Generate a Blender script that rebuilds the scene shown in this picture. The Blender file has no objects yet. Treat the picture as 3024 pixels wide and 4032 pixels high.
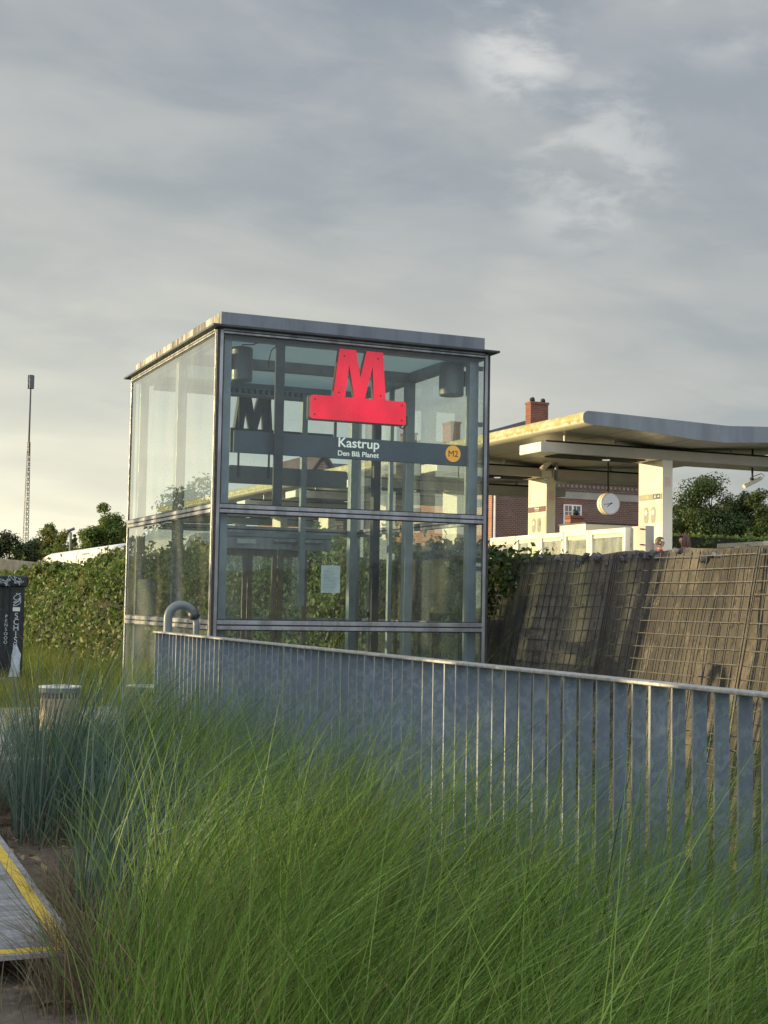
import bpy, math, random
import numpy as np
from mathutils import Vector
R = math.radians
C = bpy.context.scene.collection
SC = bpy.context.scene

# ------------------------------------------------------------------ camera
# World axes follow the station: +Y runs along the tracks, +X towards the platforms, z = 0 is the paving.
EYE = 1.4
YAW, PITCH, ROLL = .4076, .0656, .0175
cam_d = bpy.data.cameras.new('camera'); cam = bpy.data.objects.new('camera', cam_d); C.objects.link(cam)
cam.location = (0, 0, EYE)
_F = Vector((math.sin(YAW)*math.cos(PITCH), math.cos(YAW)*math.cos(PITCH), math.sin(PITCH)))
_R0 = Vector((math.cos(YAW), -math.sin(YAW), 0)); _U0 = _R0.cross(_F)
_R = _R0*math.cos(ROLL) + _U0*math.sin(ROLL); _U = -_R0*math.sin(ROLL) + _U0*math.cos(ROLL)
from mathutils import Matrix
cam.matrix_world = Matrix(((_R.x, _U.x, -_F.x, 0), (_R.y, _U.y, -_F.y, 0), (_R.z, _U.z, -_F.z, EYE), (0, 0, 0, 1)))
cam_d.sensor_fit = 'VERTICAL'; cam_d.sensor_height = 36; cam_d.sensor_width = 27
cam_d.lens = 5596/4032*36
cam_d.clip_start = .05; cam_d.clip_end = 3000
SC.camera = cam

# ------------------------------------------------------------------ light and sky
SUN_AZ, SUN_EL = R(-58), R(5.5)           # azimuth from +Y towards +X
SUN = Vector((math.sin(SUN_AZ)*math.cos(SUN_EL), math.cos(SUN_AZ)*math.cos(SUN_EL), math.sin(SUN_EL)))
sd = bpy.data.lights.new('sun', 'SUN'); sun = bpy.data.objects.new('sun', sd); C.objects.link(sun)
sd.energy = 4.3; sd.angle = R(.5); sd.color = (1.0, .79, .41)
sun.rotation_euler = SUN.to_track_quat('Z', 'Y').to_euler(); sun.location = (-30, 20, 20)

W = bpy.data.worlds.new('World'); SC.world = W; W.use_nodes = True
nt = W.node_tree; nt.nodes.clear()
def wn(t, **k):
    n = nt.nodes.new(t)
    for a, b in k.items(): setattr(n, a, b)
    return n
def wmath(op, a, b=None, clamp=False):
    n = wn('ShaderNodeMath', operation=op, use_clamp=clamp)
    for i, v in enumerate((a, b)):
        if v is None: continue
        if isinstance(v, (int, float)): n.inputs[i].default_value = v
        else: nt.links.new(v, n.inputs[i])
    return n.outputs[0]
def wmix(f, a, b):
    n = wn('ShaderNodeMix', data_type='RGBA')
    for i, v in ((0, f), (6, a), (7, b)):
        if isinstance(v, (int, float)): n.inputs[i].default_value = v
        elif isinstance(v, tuple): n.inputs[i].default_value = (*v, 1)
        else: nt.links.new(v, n.inputs[i])
    return n.outputs[2]
def wdot(vec, d):
    n = wn('ShaderNodeVectorMath', operation='DOT_PRODUCT'); nt.links.new(vec, n.inputs[0]); n.inputs[1].default_value = d
    return n.outputs['Value']
def wramp(f, lo, hi):
    n = wn('ShaderNodeMapRange', interpolation_type='SMOOTHSTEP'); nt.links.new(f, n.inputs[0])
    n.inputs[1].default_value = lo; n.inputs[2].default_value = hi
    return n.outputs[0]
sky = wn('ShaderNodeTexSky', sky_type='NISHITA', sun_disc=False, sun_elevation=SUN_EL, sun_rotation=SUN_AZ)
bg1 = wn('ShaderNodeBackground'); bg1.inputs[1].default_value = .1; nt.links.new(sky.outputs[0], bg1.inputs[0])
tc = wn('ShaderNodeTexCoord'); D = tc.outputs['Generated']
sep = wn('ShaderNodeSeparateXYZ'); nt.links.new(D, sep.inputs[0])
zc = wmath('MAXIMUM', sep.outputs[2], 0.0)
den = wmath('ADD', zc, .22)
cmb = wn('ShaderNodeCombineXYZ')
nt.links.new(wmath('DIVIDE', sep.outputs[0], den), cmb.inputs[0]); nt.links.new(wmath('DIVIDE', sep.outputs[1], den), cmb.inputs[1])
def wnoise(scale, detail, rough, dist, off, sc=(1, 1, 1), rot=0):
    m = wn('ShaderNodeMapping'); m.inputs['Location'].default_value = off; m.inputs['Scale'].default_value = sc; m.inputs['Rotation'].default_value = (0, 0, rot)
    nt.links.new(cmb.outputs[0], m.inputs[0])
    n = wn('ShaderNodeTexNoise'); nt.links.new(m.outputs[0], n.inputs[0])
    n.inputs['Scale'].default_value = scale; n.inputs['Detail'].default_value = detail; n.inputs['Roughness'].default_value = rough; n.inputs['Distortion'].default_value = dist
    return n.outputs[0]
n1 = wnoise(1.1, 3, .45, .5, (3.1, 7.7, 0), (.7, 1.5, 1), .9)
n2 = wnoise(3.6, 4, .5, .35, (1.3, 2.2, 0), (.75, 1.25, 1), .9)
n3 = wnoise(6.5, 7, .56, .25, (5.3, .2, 0), (1, 1.1, 1), .4)
n4 = wnoise(4.2, 8, .58, .3, (2.7, 9.1, 0), (.85, 1.15, 1), .9)
base = wmix(wramp(n1, .30, .70), (.250, .288, .338), (.375, .388, .398))
base = wmix(wmath('MULTIPLY', wramp(n2, .42, .78), .5), base, (.50, .50, .48))
def patch(az, el, r0, r1):
    a, e = R(az), R(el)
    d = wdot(D, (math.sin(a)*math.cos(e), math.cos(a)*math.cos(e), math.sin(e)))
    return wramp(d, math.cos(R(r1)), math.cos(R(r0)))
pb = wmath('MULTIPLY', wmath('MAXIMUM', wmath('MAXIMUM', patch(28.6, 22.0, .0, 2.9), wmath('MULTIPLY', patch(31.5, 17.6, .3, 4.2), .62)), wmath('MULTIPLY', patch(37, 23.5, .3, 3.5), .45)), wramp(n3, .42, .62))
base = wmix(wmath('MULTIPLY', wramp(n4, .40, .66), .38), base, (.45, .455, .46))
base = wmix(wmath('MULTIPLY', pb, .78), base, (.70, .70, .68))
# sun-side glow low in the west, dusky blue low in the east
sh = Vector((SUN.x, SUN.y, 0)).normalized()
sdot = wramp(wdot(D, (sh.x, sh.y, 0)), -.48, .75)
low = wmath('POWER', wmath('SUBTRACT', 1.0, wmath('MULTIPLY', zc, 1.45, True), True), 4.5)
warm = wmath('MULTIPLY', sdot, wmath('MULTIPLY', low, wmath('ADD', wmath('MULTIPLY', n2, .9), .95)), True)
base = wmix(warm, base, (1.05, 1.0, .77))
east = wmath('MULTIPLY', wmath('SUBTRACT', 1.0, wramp(wdot(D, (sh.x, sh.y, 0)), -.75, .15)), wmath('MULTIPLY', wmath('POWER', low, .55), .85))
base = wmix(east, base, (.225, .268, .325))
# sky brightened overhead and behind the viewer, added to lift the shaded areas
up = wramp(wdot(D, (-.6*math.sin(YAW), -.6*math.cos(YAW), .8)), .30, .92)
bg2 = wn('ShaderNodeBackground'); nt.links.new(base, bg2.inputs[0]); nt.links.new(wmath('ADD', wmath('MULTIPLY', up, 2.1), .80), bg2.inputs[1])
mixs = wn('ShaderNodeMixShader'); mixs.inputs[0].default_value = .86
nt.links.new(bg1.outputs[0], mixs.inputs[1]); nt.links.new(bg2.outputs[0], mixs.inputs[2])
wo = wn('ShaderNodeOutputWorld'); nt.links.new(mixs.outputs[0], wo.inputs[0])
SC.view_settings.view_transform = 'Standard'; SC.view_settings.look = 'None'
SC.view_settings.exposure = .62; SC.view_settings.gamma = 1
SC.cycles.transparent_max_bounces = 40; SC.cycles.max_bounces = 10; SC.cycles.glossy_bounces = 6
SC.cycles.use_denoising = True; SC.cycles.denoising_prefilter = 'NONE'; SC.cycles.sample_clamp_indirect = 6

# ------------------------------------------------------------------ node helpers
def material(name):
    m = bpy.data.materials.new(name); m.use_nodes = True
    t = m.node_tree; t.nodes.clear()
    o = t.nodes.new('ShaderNodeOutputMaterial'); return m, t, o
def N(t, kind, **k):
    n = t.nodes.new(kind)
    for a, b in k.items(): setattr(n, a, b)
    return n
def setin(t, n, key, v):
    s = n.inputs[key]
    if hasattr(v, 'node'): t.links.new(v, s)
    elif isinstance(v, tuple) and len(v) == 3 and s.type == 'RGBA': s.default_value = (*v, 1)
    else: s.default_value = v
def noise(t, scale, detail=4, rough=.55, sc=(1, 1, 1), dist=0, rot=(0, 0, 0)):
    g = N(t, 'ShaderNodeNewGeometry'); m = N(t, 'ShaderNodeMapping'); m.inputs['Scale'].default_value = sc; m.inputs['Rotation'].default_value = rot
    t.links.new(g.outputs['Position'], m.inputs[0])
    n = N(t, 'ShaderNodeTexNoise'); t.links.new(m.outputs[0], n.inputs[0])
    n.inputs['Scale'].default_value = scale; n.inputs['Detail'].default_value = detail; n.inputs['Roughness'].default_value = rough; n.inputs['Distortion'].default_value = dist
    return n.outputs[0]
def rng(t, f, lo, hi, a=0., b=1.):
    n = N(t, 'ShaderNodeMapRange', interpolation_type='SMOOTHSTEP'); t.links.new(f, n.inputs[0])
    n.inputs[1].default_value = lo; n.inputs[2].default_value = hi; n.inputs[3].default_value = a; n.inputs[4].default_value = b
    return n.outputs[0]
def mix(t, f, a, b):
    n = N(t, 'ShaderNodeMix', data_type='RGBA')
    setin(t, n, 0, f); setin(t, n, 6, a); setin(t, n, 7, b); return n.outputs[2]
def mul(t, a, b):
    n = N(t, 'ShaderNodeMath', operation='MULTIPLY'); setin(t, n, 0, a); setin(t, n, 1, b); return n.outputs[0]
def bump(t, h, strength=.3, dist=.01):
    n = N(t, 'ShaderNodeBump'); n.inputs['Strength'].default_value = strength; n.inputs['Distance'].default_value = dist
    t.links.new(h, n.inputs['Height']); return n.outputs[0]
def principled(t, o, col, rough=.6, metal=0., normal=None, spec=.5):
    p = N(t, 'ShaderNodeBsdfPrincipled')
    setin(t, p, 'Base Color', col); setin(t, p, 'Roughness', rough); setin(t, p, 'Metallic', metal); setin(t, p, 'Specular IOR Level', spec)
    if normal is not None: t.links.new(normal, p.inputs['Normal'])
    t.links.new(p.outputs[0], o.inputs[0]); return p
def mat(name, c1, c2=None, scale=6, rough=.6, metal=0., b=0., bs=None, sc=(1, 1, 1), lo=.35, hi=.65, spec=.5):
    m, t, o = material(name)
    c2 = c2 or tuple(x*.75 for x in c1)
    n = noise(t, scale, 5, .6, sc)
    nb = bump(t, noise(t, bs or scale*6, 4, .6), b, .01) if b else None
    rr = rng(t, noise(t, scale*2.3, 3), .3, .7, max(0, rough-.08), min(1, rough+.1))
    principled(t, o, mix(t, rng(t, n, lo, hi), c1, c2), rr, metal, nb, spec)
    return m
def glass(name, tint=(.80, .90, .87), dust=.05, ior=.07, rough=0.):
    m, t, o = material(name)
    tr = N(t, 'ShaderNodeBsdfTransparent'); tr.inputs[0].default_value = (*tint, 1)
    gl = N(t, 'ShaderNodeBsdfGlossy'); gl.inputs['Roughness'].default_value = rough; gl.inputs['Color'].default_value = (.95, .98, .97, 1)
    df = N(t, 'ShaderNodeBsdfDiffuse'); df.inputs[0].default_value = (.75, .76, .72, 1)
    lw = N(t, 'ShaderNodeLayerWeight'); lw.inputs[0].default_value = .5; gb = N(t, 'ShaderNodeNewGeometry')
    pw = N(t, 'ShaderNodeMath', operation='POWER'); t.links.new(lw.outputs['Facing'], pw.inputs[0]); pw.inputs[1].default_value = 3.0
    fa = N(t, 'ShaderNodeMath', operation='MULTIPLY_ADD'); t.links.new(pw.outputs[0], fa.inputs[0]); fa.inputs[1].default_value = .93; fa.inputs[2].default_value = ior
    inv = N(t, 'ShaderNodeMath', operation='SUBTRACT'); inv.inputs[0].default_value = 1; t.links.new(gb.outputs['Backfacing'], inv.inputs[1])
    fr = N(t, 'ShaderNodeMath', operation='MULTIPLY'); t.links.new(fa.outputs[0], fr.inputs[0]); t.links.new(inv.outputs[0], fr.inputs[1])
    m1 = N(t, 'ShaderNodeMixShader'); t.links.new(mul(t, rng(t, noise(t, 3.2, 5, .6, (1, 1, .5)), .25, .8, .35, 1.5), dust), m1.inputs[0])
    t.links.new(tr.outputs[0], m1.inputs[1]); t.links.new(df.outputs[0], m1.inputs[2])
    m2 = N(t, 'ShaderNodeMixShader'); t.links.new(fr.outputs[0], m2.inputs[0]); t.links.new(m1.outputs[0], m2.inputs[1]); t.links.new(gl.outputs[0], m2.inputs[2])
    t.links.new(m2.outputs[0], o.inputs[0]); return m
def leafmat(name, ca, cb, cc, trans=.35, rough=.45, scale=.8):
    """ca..cb per-leaf variation, cc a rarer tint"""
    m, t, o = material(name)
    at = N(t, 'ShaderNodeAttribute', attribute_name='v')
    col = mix(t, at.outputs['Fac'], ca, cb)
    col = mix(t, rng(t, noise(t, scale, 3), .48, .68), col, cc)
    p = N(t, 'ShaderNodeBsdfPrincipled'); setin(t, p, 'Base Color', col); p.inputs['Roughness'].default_value = rough; p.inputs['Specular IOR Level'].default_value = .35
    tl = N(t, 'ShaderNodeBsdfTranslucent'); t.links.new(col, tl.inputs[0])
    ms = N(t, 'ShaderNodeMixShader'); ms.inputs[0].default_value = trans
    t.links.new(p.outputs[0], ms.inputs[1]); t.links.new(tl.outputs[0], ms.inputs[2]); t.links.new(ms.outputs[0], o.inputs[0]); return m

M = {}
M['alu'] = mat('aluminium_profile', (.40, .42, .44), (.25, .26, .28), 9, .38, .55, sc=(1, 1, .3))
M['alu_dark'] = mat('dark_rubber_joint', (.025, .026, .028), (.05, .05, .05), 20, .6)
M['steel'] = mat('painted_steel', (.27, .315, .345), (.21, .25, .28), 5, .42, .3)
M['steel_dark'] = mat('dark_steel', (.035, .042, .05), (.06, .065, .07), 7, .5, .2)
M['bronze'] = mat('bronze_profile', (.23, .19, .15), (.16, .14, .12), 8, .4, .5)
M['galv_plain'] = mat('worn_galvanised_rail', (.50, .50, .49), (.34, .34, .35), 30, .42, .5, .15, 90)
m, t, o = material('spangled_galvanised')
g = N(t, 'ShaderNodeNewGeometry'); mp = N(t, 'ShaderNodeMapping'); mp.inputs['Scale'].default_value = (1, 1.35, .9)
wob = N(t, 'ShaderNodeVectorMath', operation='ADD')
nz = N(t, 'ShaderNodeTexNoise'); nz.inputs['Scale'].default_value = 26; nz.inputs['Detail'].default_value = 2
t.links.new(g.outputs['Position'], nz.inputs[0])
scl = N(t, 'ShaderNodeVectorMath', operation='SCALE'); scl.inputs['Scale'].default_value = .03
t.links.new(nz.outputs['Color'], scl.inputs[0]); t.links.new(g.outputs['Position'], wob.inputs[0]); t.links.new(scl.outputs[0], wob.inputs[1]); t.links.new(wob.outputs[0], mp.inputs[0])
vo = N(t, 'ShaderNodeTexVoronoi'); vo.inputs['Scale'].default_value = 58; t.links.new(mp.outputs[0], vo.inputs[0])
sc3 = N(t, 'ShaderNodeSeparateColor'); t.links.new(vo.outputs['Color'], sc3.inputs[0])
c = mix(t, rng(t, sc3.outputs[0], .35, 1.0), (.20, .25, .325), (.265, .322, .40))
c = mix(t, rng(t, noise(t, 24, 4, .6, (1, 1.3, .8)), .52, .64, 0, .6), c, (.35, .415, .49))
c = mix(t, rng(t, noise(t, 3.0, 5, .6, (1, 1, .35)), .42, .72, 0, .75), c, (.18, .222, .285))
principled(t, o, c, rng(t, sc3.outputs[1], 0, 1, .42, .6), .45)
M['galv'] = m
M['zinc_lit_edge'] = mat('zinc_lit_edge', (.33, .35, .37), (.22, .235, .25), 14, .6, .3)  # lighter zinc for the left blade edges, brightened as if catching the sky
M['pane'] = glass('clear_glass_side', (.90, .935, .925), .075, .10)
M['pane_front'] = glass('clear_glass_front', (.89, .93, .93), .012, .045)
M['screen_glass'] = glass('hazy_screen_glass', (.80, .84, .78), .28, .08, .05)
m, t, o = material('frosted_roof_glass')
a_ = N(t, 'ShaderNodeBsdfTranslucent'); a_.inputs[0].default_value = (.60, .70, .70, 1); b_ = N(t, 'ShaderNodeBsdfDiffuse'); b_.inputs[0].default_value = (.5, .62, .63, 1)
ms = N(t, 'ShaderNodeMixShader'); ms.inputs[0].default_value = .45; t.links.new(a_.outputs[0], ms.inputs[1]); t.links.new(b_.outputs[0], ms.inputs[2]); t.links.new(ms.outputs[0], o.inputs[0])
M['roof_glass'] = m
# streaked zinc fascia
m, t, o = material('streaked_zinc')
n = noise(t, 2.2, 6, .65, (3, 3, .4))
principled(t, o, mix(t, rng(t, n, .38, .72), (.185, .205, .24), (.125, .14, .165)), .45, .35)
M['fascia'] = m
m, t, o = material('stained_zinc')
principled(t, o, mix(t, rng(t, noise(t, 2.6, 6, .7, (1, 3.2, .35)), .40, .58), (.44, .42, .385), (.085, .08, .075)), .5, .3)
M['fascia_stain'] = m
m, t, o = material('backlit_red')
p = principled(t, o, mix(t, rng(t, noise(t, 5, 5, .65, (1, 1, .5)), .4, .7), (.50, .003, .016), (.36, .004, .014)), .45, 0, None, .25); p.inputs['Emission Color'].default_value = (.95, .004, .042, 1)
setin(t, p, 'Emission Strength', rng(t, noise(t, 3.2, 3), .3, .7, .44, .66))
M['red'] = m
M['red_side'] = mat('red_sign_return', (.11, .006, .01), (.09, .005, .008), 4, .5)
m, t, o = material('backlit_letter')
p = principled(t, o, (.7, .72, .66), .5); p.inputs['Emission Color'].default_value = (.62, .66, .56, 1); p.inputs['Emission Strength'].default_value = .42
M['letter'] = m
m, t, o = material('orange_disc')
p = principled(t, o, (.75, .33, .03), .5); p.inputs['Emission Color'].default_value = (.75, .33, .03, 1); p.inputs['Emission Strength'].default_value = .35
M['orange'] = m
M['board'] = mat('blue_grey_sign_board', (.075, .105, .13), (.06, .085, .11), 3, .4)
M['board_back'] = mat('dark_sign_back', (.045, .06, .075), (.06, .075, .09), 3, .5)
M['paper'] = mat('faded_paper', (.60, .66, .63), (.48, .55, .53), 14, .8)
M['ink'] = mat('grey_print', (.32, .36, .36), None, 10, .8)
M['cyl'] = mat('grey_lacquer', (.16, .185, .20), (.13, .155, .17), 4, .45)
M['cable'] = mat('black_cable', (.015, .016, .018), None, 8, .5)
M['white_steel'] = mat('cream_panel', (.80, .76, .64), (.72, .68, .57), 1.2, .45)
m, t, o = material('satin_cream_soffit')
principled(t, o, mix(t, rng(t, noise(t, .3, 2), .3, .7), (.66, .61, .53), (.61, .565, .49)), .33, .25); M['soffit'] = m
M['beam'] = mat('grey_beige_beam', (.46, .43, .38), (.38, .355, .32), .8, .45)
M['grille'] = mat('black_grille', (.012, .012, .012), (.03, .03, .03), 30, .6)
M['can_edge_face'] = mat('zinc_roof_end', (.25, .275, .315), (.19, .21, .245), 1.0, .5, .3, sc=(2.2, 1, .4))
m, t, o = material('weathered_white_edge')
n = noise(t, 3.2, 6, .7, (1, 1, 1.6)); sx = N(t, 'ShaderNodeSeparateXYZ'); g = N(t, 'ShaderNodeNewGeometry'); t.links.new(g.outputs['Position'], sx.inputs[0])
ad = N(t, 'ShaderNodeMath', operation='MULTIPLY_ADD'); t.links.new(noise(t, 1.7, 6, .7, (1, 2.5, .2)), ad.inputs[0]); ad.inputs[1].default_value = .28; t.links.new(sx.outputs[2], ad.inputs[2])
band = mul(t, rng(t, ad.outputs[0], 6.16, 6.2), rng(t, n, .25, .6, .35, 1))
principled(t, o, mix(t, band, (.80, .75, .60), (.36, .31, .12)), .6)
M['can_edge'] = m
def brick(name, axis, c1, c2, mortar, scale=1.0):
    m, t, o = material(name)
    g = N(t, 'ShaderNodeNewGeometry'); s = N(t, 'ShaderNodeSeparateXYZ'); t.links.new(g.outputs['Position'], s.inputs[0])
    cb = N(t, 'ShaderNodeCombineXYZ'); t.links.new(s.outputs[axis], cb.inputs[0]); t.links.new(s.outputs[2], cb.inputs[1])
    b = N(t, 'ShaderNodeTexBrick'); t.links.new(cb.outputs[0], b.inputs[0])
    b.inputs['Color1'].default_value = (*c1, 1); b.inputs['Color2'].default_value = (*c2, 1); b.inputs['Mortar'].default_value = (*mortar, 1)
    b.inputs['Scale'].default_value = scale; b.inputs['Brick Width'].default_value = .30; b.inputs['Row Height'].default_value = .125; b.inputs['Mortar Size'].default_value = .016
    col = mix(t, rng(t, noise(t, .55, 5, .65, (1, 1, 2.2)), .45, .75, 0, .6), b.outputs[0], mortar)
    principled(t, o, col, .85); return m
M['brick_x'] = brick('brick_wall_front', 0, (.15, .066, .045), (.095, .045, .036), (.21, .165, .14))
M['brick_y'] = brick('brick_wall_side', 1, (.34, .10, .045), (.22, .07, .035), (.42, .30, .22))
M['brick_chim'] = brick('brick_chimney_front', 0, (.24, .055, .03), (.14, .04, .025), (.24, .15, .11))
M['plaster'] = mat('grey_beige_plaster', (.36, .32, .28), (.30, .27, .24), .8, .8)
M['plaster_dim'] = mat('grey_dentil', (.27, .235, .20), (.20, .17, .15), 2, .8)
M['tile'] = mat('dark_roof_tile', (.045, .045, .048), (.07, .068, .066), 3, .5, sc=(1, 6, 1))
M['tile_red'] = mat('red_roof_tile', (.10, .055, .045), (.07, .045, .04), 3, .6, sc=(5, 1, 1))
M['white_paint'] = mat('white_paint', (.78, .78, .76), (.70, .70, .68), 3, .4)
M['win_glass'] = mat('dark_window_pane', (.10, .13, .12), (.30, .17, .10), .9, .08, 0, lo=.45, hi=.55, spec=.8)
m, t, o = material('glowing_clock_dial')
p = principled(t, o, (.74, .77, .83), .4); p.inputs['Emission Color'].default_value = (.6, .66, .78, 1); p.inputs['Emission Strength'].default_value = .18  # slight glow added to brighten the shaded dial
M['clock_face'] = m
M['black'] = mat('matt_black', (.012, .012, .013), (.02, .02, .02), 6, .6)
M['maroon'] = mat('maroon_strip', (.13, .035, .045), (.11, .03, .04), 4, .5)
M['grey_panel'] = mat('pale_grey_panel', (.56, .55, .46), (.52, .51, .43), 2, .5)
M['oval'] = mat('grey_oval', (.30, .29, .25), (.26, .25, .22), 3, .4)
M['green_sign'] = mat('dark_green_sign', (.015, .07, .055), None, 3, .5)
M['pink_paper'] = mat('pale_pink_notice', (.72, .52, .46), (.75, .62, .56), 7, .8)
M['train'] = mat('white_train_skin', (.80, .79, .75), (.74, .73, .69), .4, .3)
M['train_win'] = mat('dark_train_window', (.05, .06, .055), (.09, .10, .08), 1.5, .1)
M['mast'] = mat('galvanised_lattice', (.20, .21, .21), (.15, .155, .155), .5, .55, .3)
M['antenna'] = mat('antenna_grey', (.10, .12, .135), (.08, .10, .11), .6, .5)
M['bark'] = mat('bark', (.07, .055, .04), (.045, .036, .028), 5, .9, 0, .5)
M['leaf_hedge'] = leafmat('ivy_leaf', (.045, .095, .016), (.155, .205, .05), (.165, .165, .055), .35, .55, 1.6)
M['leaf_ivy'] = leafmat('dark_ivy_leaf', (.018, .040, .010), (.065, .105, .022), (.08, .095, .02), .25, .35, 2.5)
M['leaf_tree'] = leafmat('tree_leaf', (.06, .115, .022), (.155, .215, .042), (.17, .18, .04), .45, .5, .22)
M['leaf_right'] = leafmat('broad_tree_leaf', (.026, .052, .012), (.085, .125, .028), (.07, .075, .02), .3, .5, .3)
M['leaf_dark'] = leafmat('dark_tree_leaf', (.024, .044, .014), (.065, .092, .028), (.075, .06, .024), .3, .5, .25)
M['leaf_gold'] = leafmat('yellowing_leaf', (.095, .125, .022), (.20, .215, .04), (.20, .18, .035), .5, .5, .3)
M['core'] = mat('hedge_twigs', (.022, .026, .012), (.012, .014, .008), 5, .95)
M['feather'] = leafmat('feather_grass_blade', (.036, .095, .010), (.275, .420, .085), (.11, .195, .030), .36, .5, 2.2)
M['feather_dry'] = leafmat('straw_blade', (.30, .22, .10), (.42, .34, .18), (.25, .16, .08), .3, .6, 3)
M['lyme'] = leafmat('blue_green_blade', (.036, .078, .060), (.17, .245, .20), (.085, .135, .06), .28, .45, 3)
M['verge'] = leafmat('verge_blade', (.075, .125, .018), (.20, .24, .05), (.19, .18, .045), .45, .55, 1.2)
M['litter'] = leafmat('dry_leaf', (.20, .13, .07), (.36, .27, .16), (.16, .10, .06), .1, .7, 6)

# ------------------------------------------------------------------ mesh helpers
class MB:
    def __init__(s): s.v, s.f, s.m, s.mats = [], [], [], []
    def mi(s, m):
        if m not in s.mats: s.mats.append(m)
        return s.mats.index(m)
    def add(s, vs, fs, m):
        b = len(s.v); s.v += [tuple(x) for x in vs]; k = s.mi(m)
        for f in fs: s.f.append([b+i for i in f]); s.m.append(k)
        return s
    def box(s, a, b, m):
        (x0, y0, z0), (x1, y1, z1) = a, b
        x0, x1 = min(x0, x1), max(x0, x1); y0, y1 = min(y0, y1), max(y0, y1); z0, z1 = min(z0, z1), max(z0, z1)
        return s.add([(x0,y0,z0),(x1,y0,z0),(x1,y1,z0),(x0,y1,z0),(x0,y0,z1),(x1,y0,z1),(x1,y1,z1),(x0,y1,z1)],
            [(0,3,2,1),(4,5,6,7),(0,1,5,4),(1,2,6,5),(2,3,7,6),(3,0,4,7)], m)
    def tube(s, pts, r, m, n=10, cap=True):
        pts = [Vector(p) for p in pts]; rs = r if isinstance(r, (list, tuple)) else [r]*len(pts)
        vs, fs = [], []; up = None
        for i, p in enumerate(pts):
            d = (pts[min(i+1, len(pts)-1)] - pts[max(i-1, 0)]).normalized()
            if up is None or abs(up.dot(d)) > .95: up = Vector((0, 0, 1)) if abs(d.z) < .9 else Vector((0, 1, 0))
            x = up.cross(d).normalized(); y = d.cross(x); up = y
            for k in range(n):
                a = 2*math.pi*k/n + math.pi/n; vs.append(p + (x*math.cos(a) + y*math.sin(a))*rs[i])
        for i in range(len(pts)-1):
            for k in range(n):
                fs.append((i*n+k, i*n+(k+1) % n, (i+1)*n+(k+1) % n, (i+1)*n+k))
        if cap: fs.append(tuple(range(n-1, -1, -1))); fs.append(tuple(range((len(pts)-1)*n, len(pts)*n)))
        return s.add(vs, fs, m)
    def prism(s, poly, a0, a1, m, axis='y', sidem=None):
        """polygon given in the plane perpendicular to axis, extruded a0..a1"""
        def P(p, a): return {'y': (p[0], a, p[1]), 'x': (a, p[0], p[1]), 'z': (p[0], p[1], a)}[axis]
        n = len(poly); vs = [P(p, a0) for p in poly] + [P(p, a1) for p in poly]
        s.add(vs, [tuple(range(n)), tuple(range(2*n-1, n-1, -1))], m)
        return s.add(vs, [(i, n+i, n+(i+1) % n, (i+1) % n) for i in range(n)], sidem or m)
    def lathe(s, prof, c, m, n=24, axis='z'):
        vs, fs = [], []
        for r, h in prof:
            for k in range(n):
                a = 2*math.pi*k/n; x, y = r*math.cos(a), r*math.sin(a)
                vs.append({'z': (c[0]+x, c[1]+y, c[2]+h), 'y': (c[0]+x, c[1]+h, c[2]+y), 'x': (c[0]+h, c[1]+x, c[2]+y)}[axis])
        for i in range(len(prof)-1):
            for k in range(n): fs.append((i*n+k, i*n+(k+1) % n, (i+1)*n+(k+1) % n, (i+1)*n+k))
        fs.append(tuple(range(n))); fs.append(tuple(range((len(prof)-1)*n, len(prof)*n)))
        return s.add(vs, fs, m)
    def build(s, name, parent=None, org=None, bevel=0, smooth=False, label=None, cat=None, kind=None, group=None):
        me = bpy.data.meshes.new(name)
        off = Vector((0, 0, 0))
        if parent is not None: off = Vector(parent['org'])
        elif org is not None: off = Vector(org)
        me.from_pydata([tuple(Vector(v)-off) for v in s.v], [], s.f)
        for m in s.mats: me.materials.append(m)
        me.polygons.foreach_set('material_index', s.m)
        if smooth: me.polygons.foreach_set('use_smooth', [True]*len(s.f))
        import bmesh
        bm = bmesh.new(); bm.from_mesh(me); bmesh.ops.recalc_face_normals(bm, faces=bm.faces); bm.to_mesh(me); bm.free()
        o = bpy.data.objects.new(name, me); C.objects.link(o)
        if parent is not None: o.parent = parent; o['org'] = parent['org']
        else: o.location = off; o['org'] = tuple(off)
        if bevel:
            b = o.modifiers.new('bevel', 'BEVEL'); b.width = bevel; b.segments = 2; b.limit_method = 'ANGLE'; b.angle_limit = R(50)
        tag(o, label, cat, group, kind); return o
def tag(o, label=None, cat=None, group=None, kind=None):
    if label: o['label'] = label
    if cat: o['category'] = cat
    if group: o['group'] = group
    if kind: o['kind'] = kind
    return o
def thing(name, loc, label, cat, group=None):
    o = bpy.data.objects.new(name, None); C.objects.link(o); o.location = loc; o['org'] = tuple(loc); o.empty_display_size = .2
    return tag(o, label, cat, group)
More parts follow.
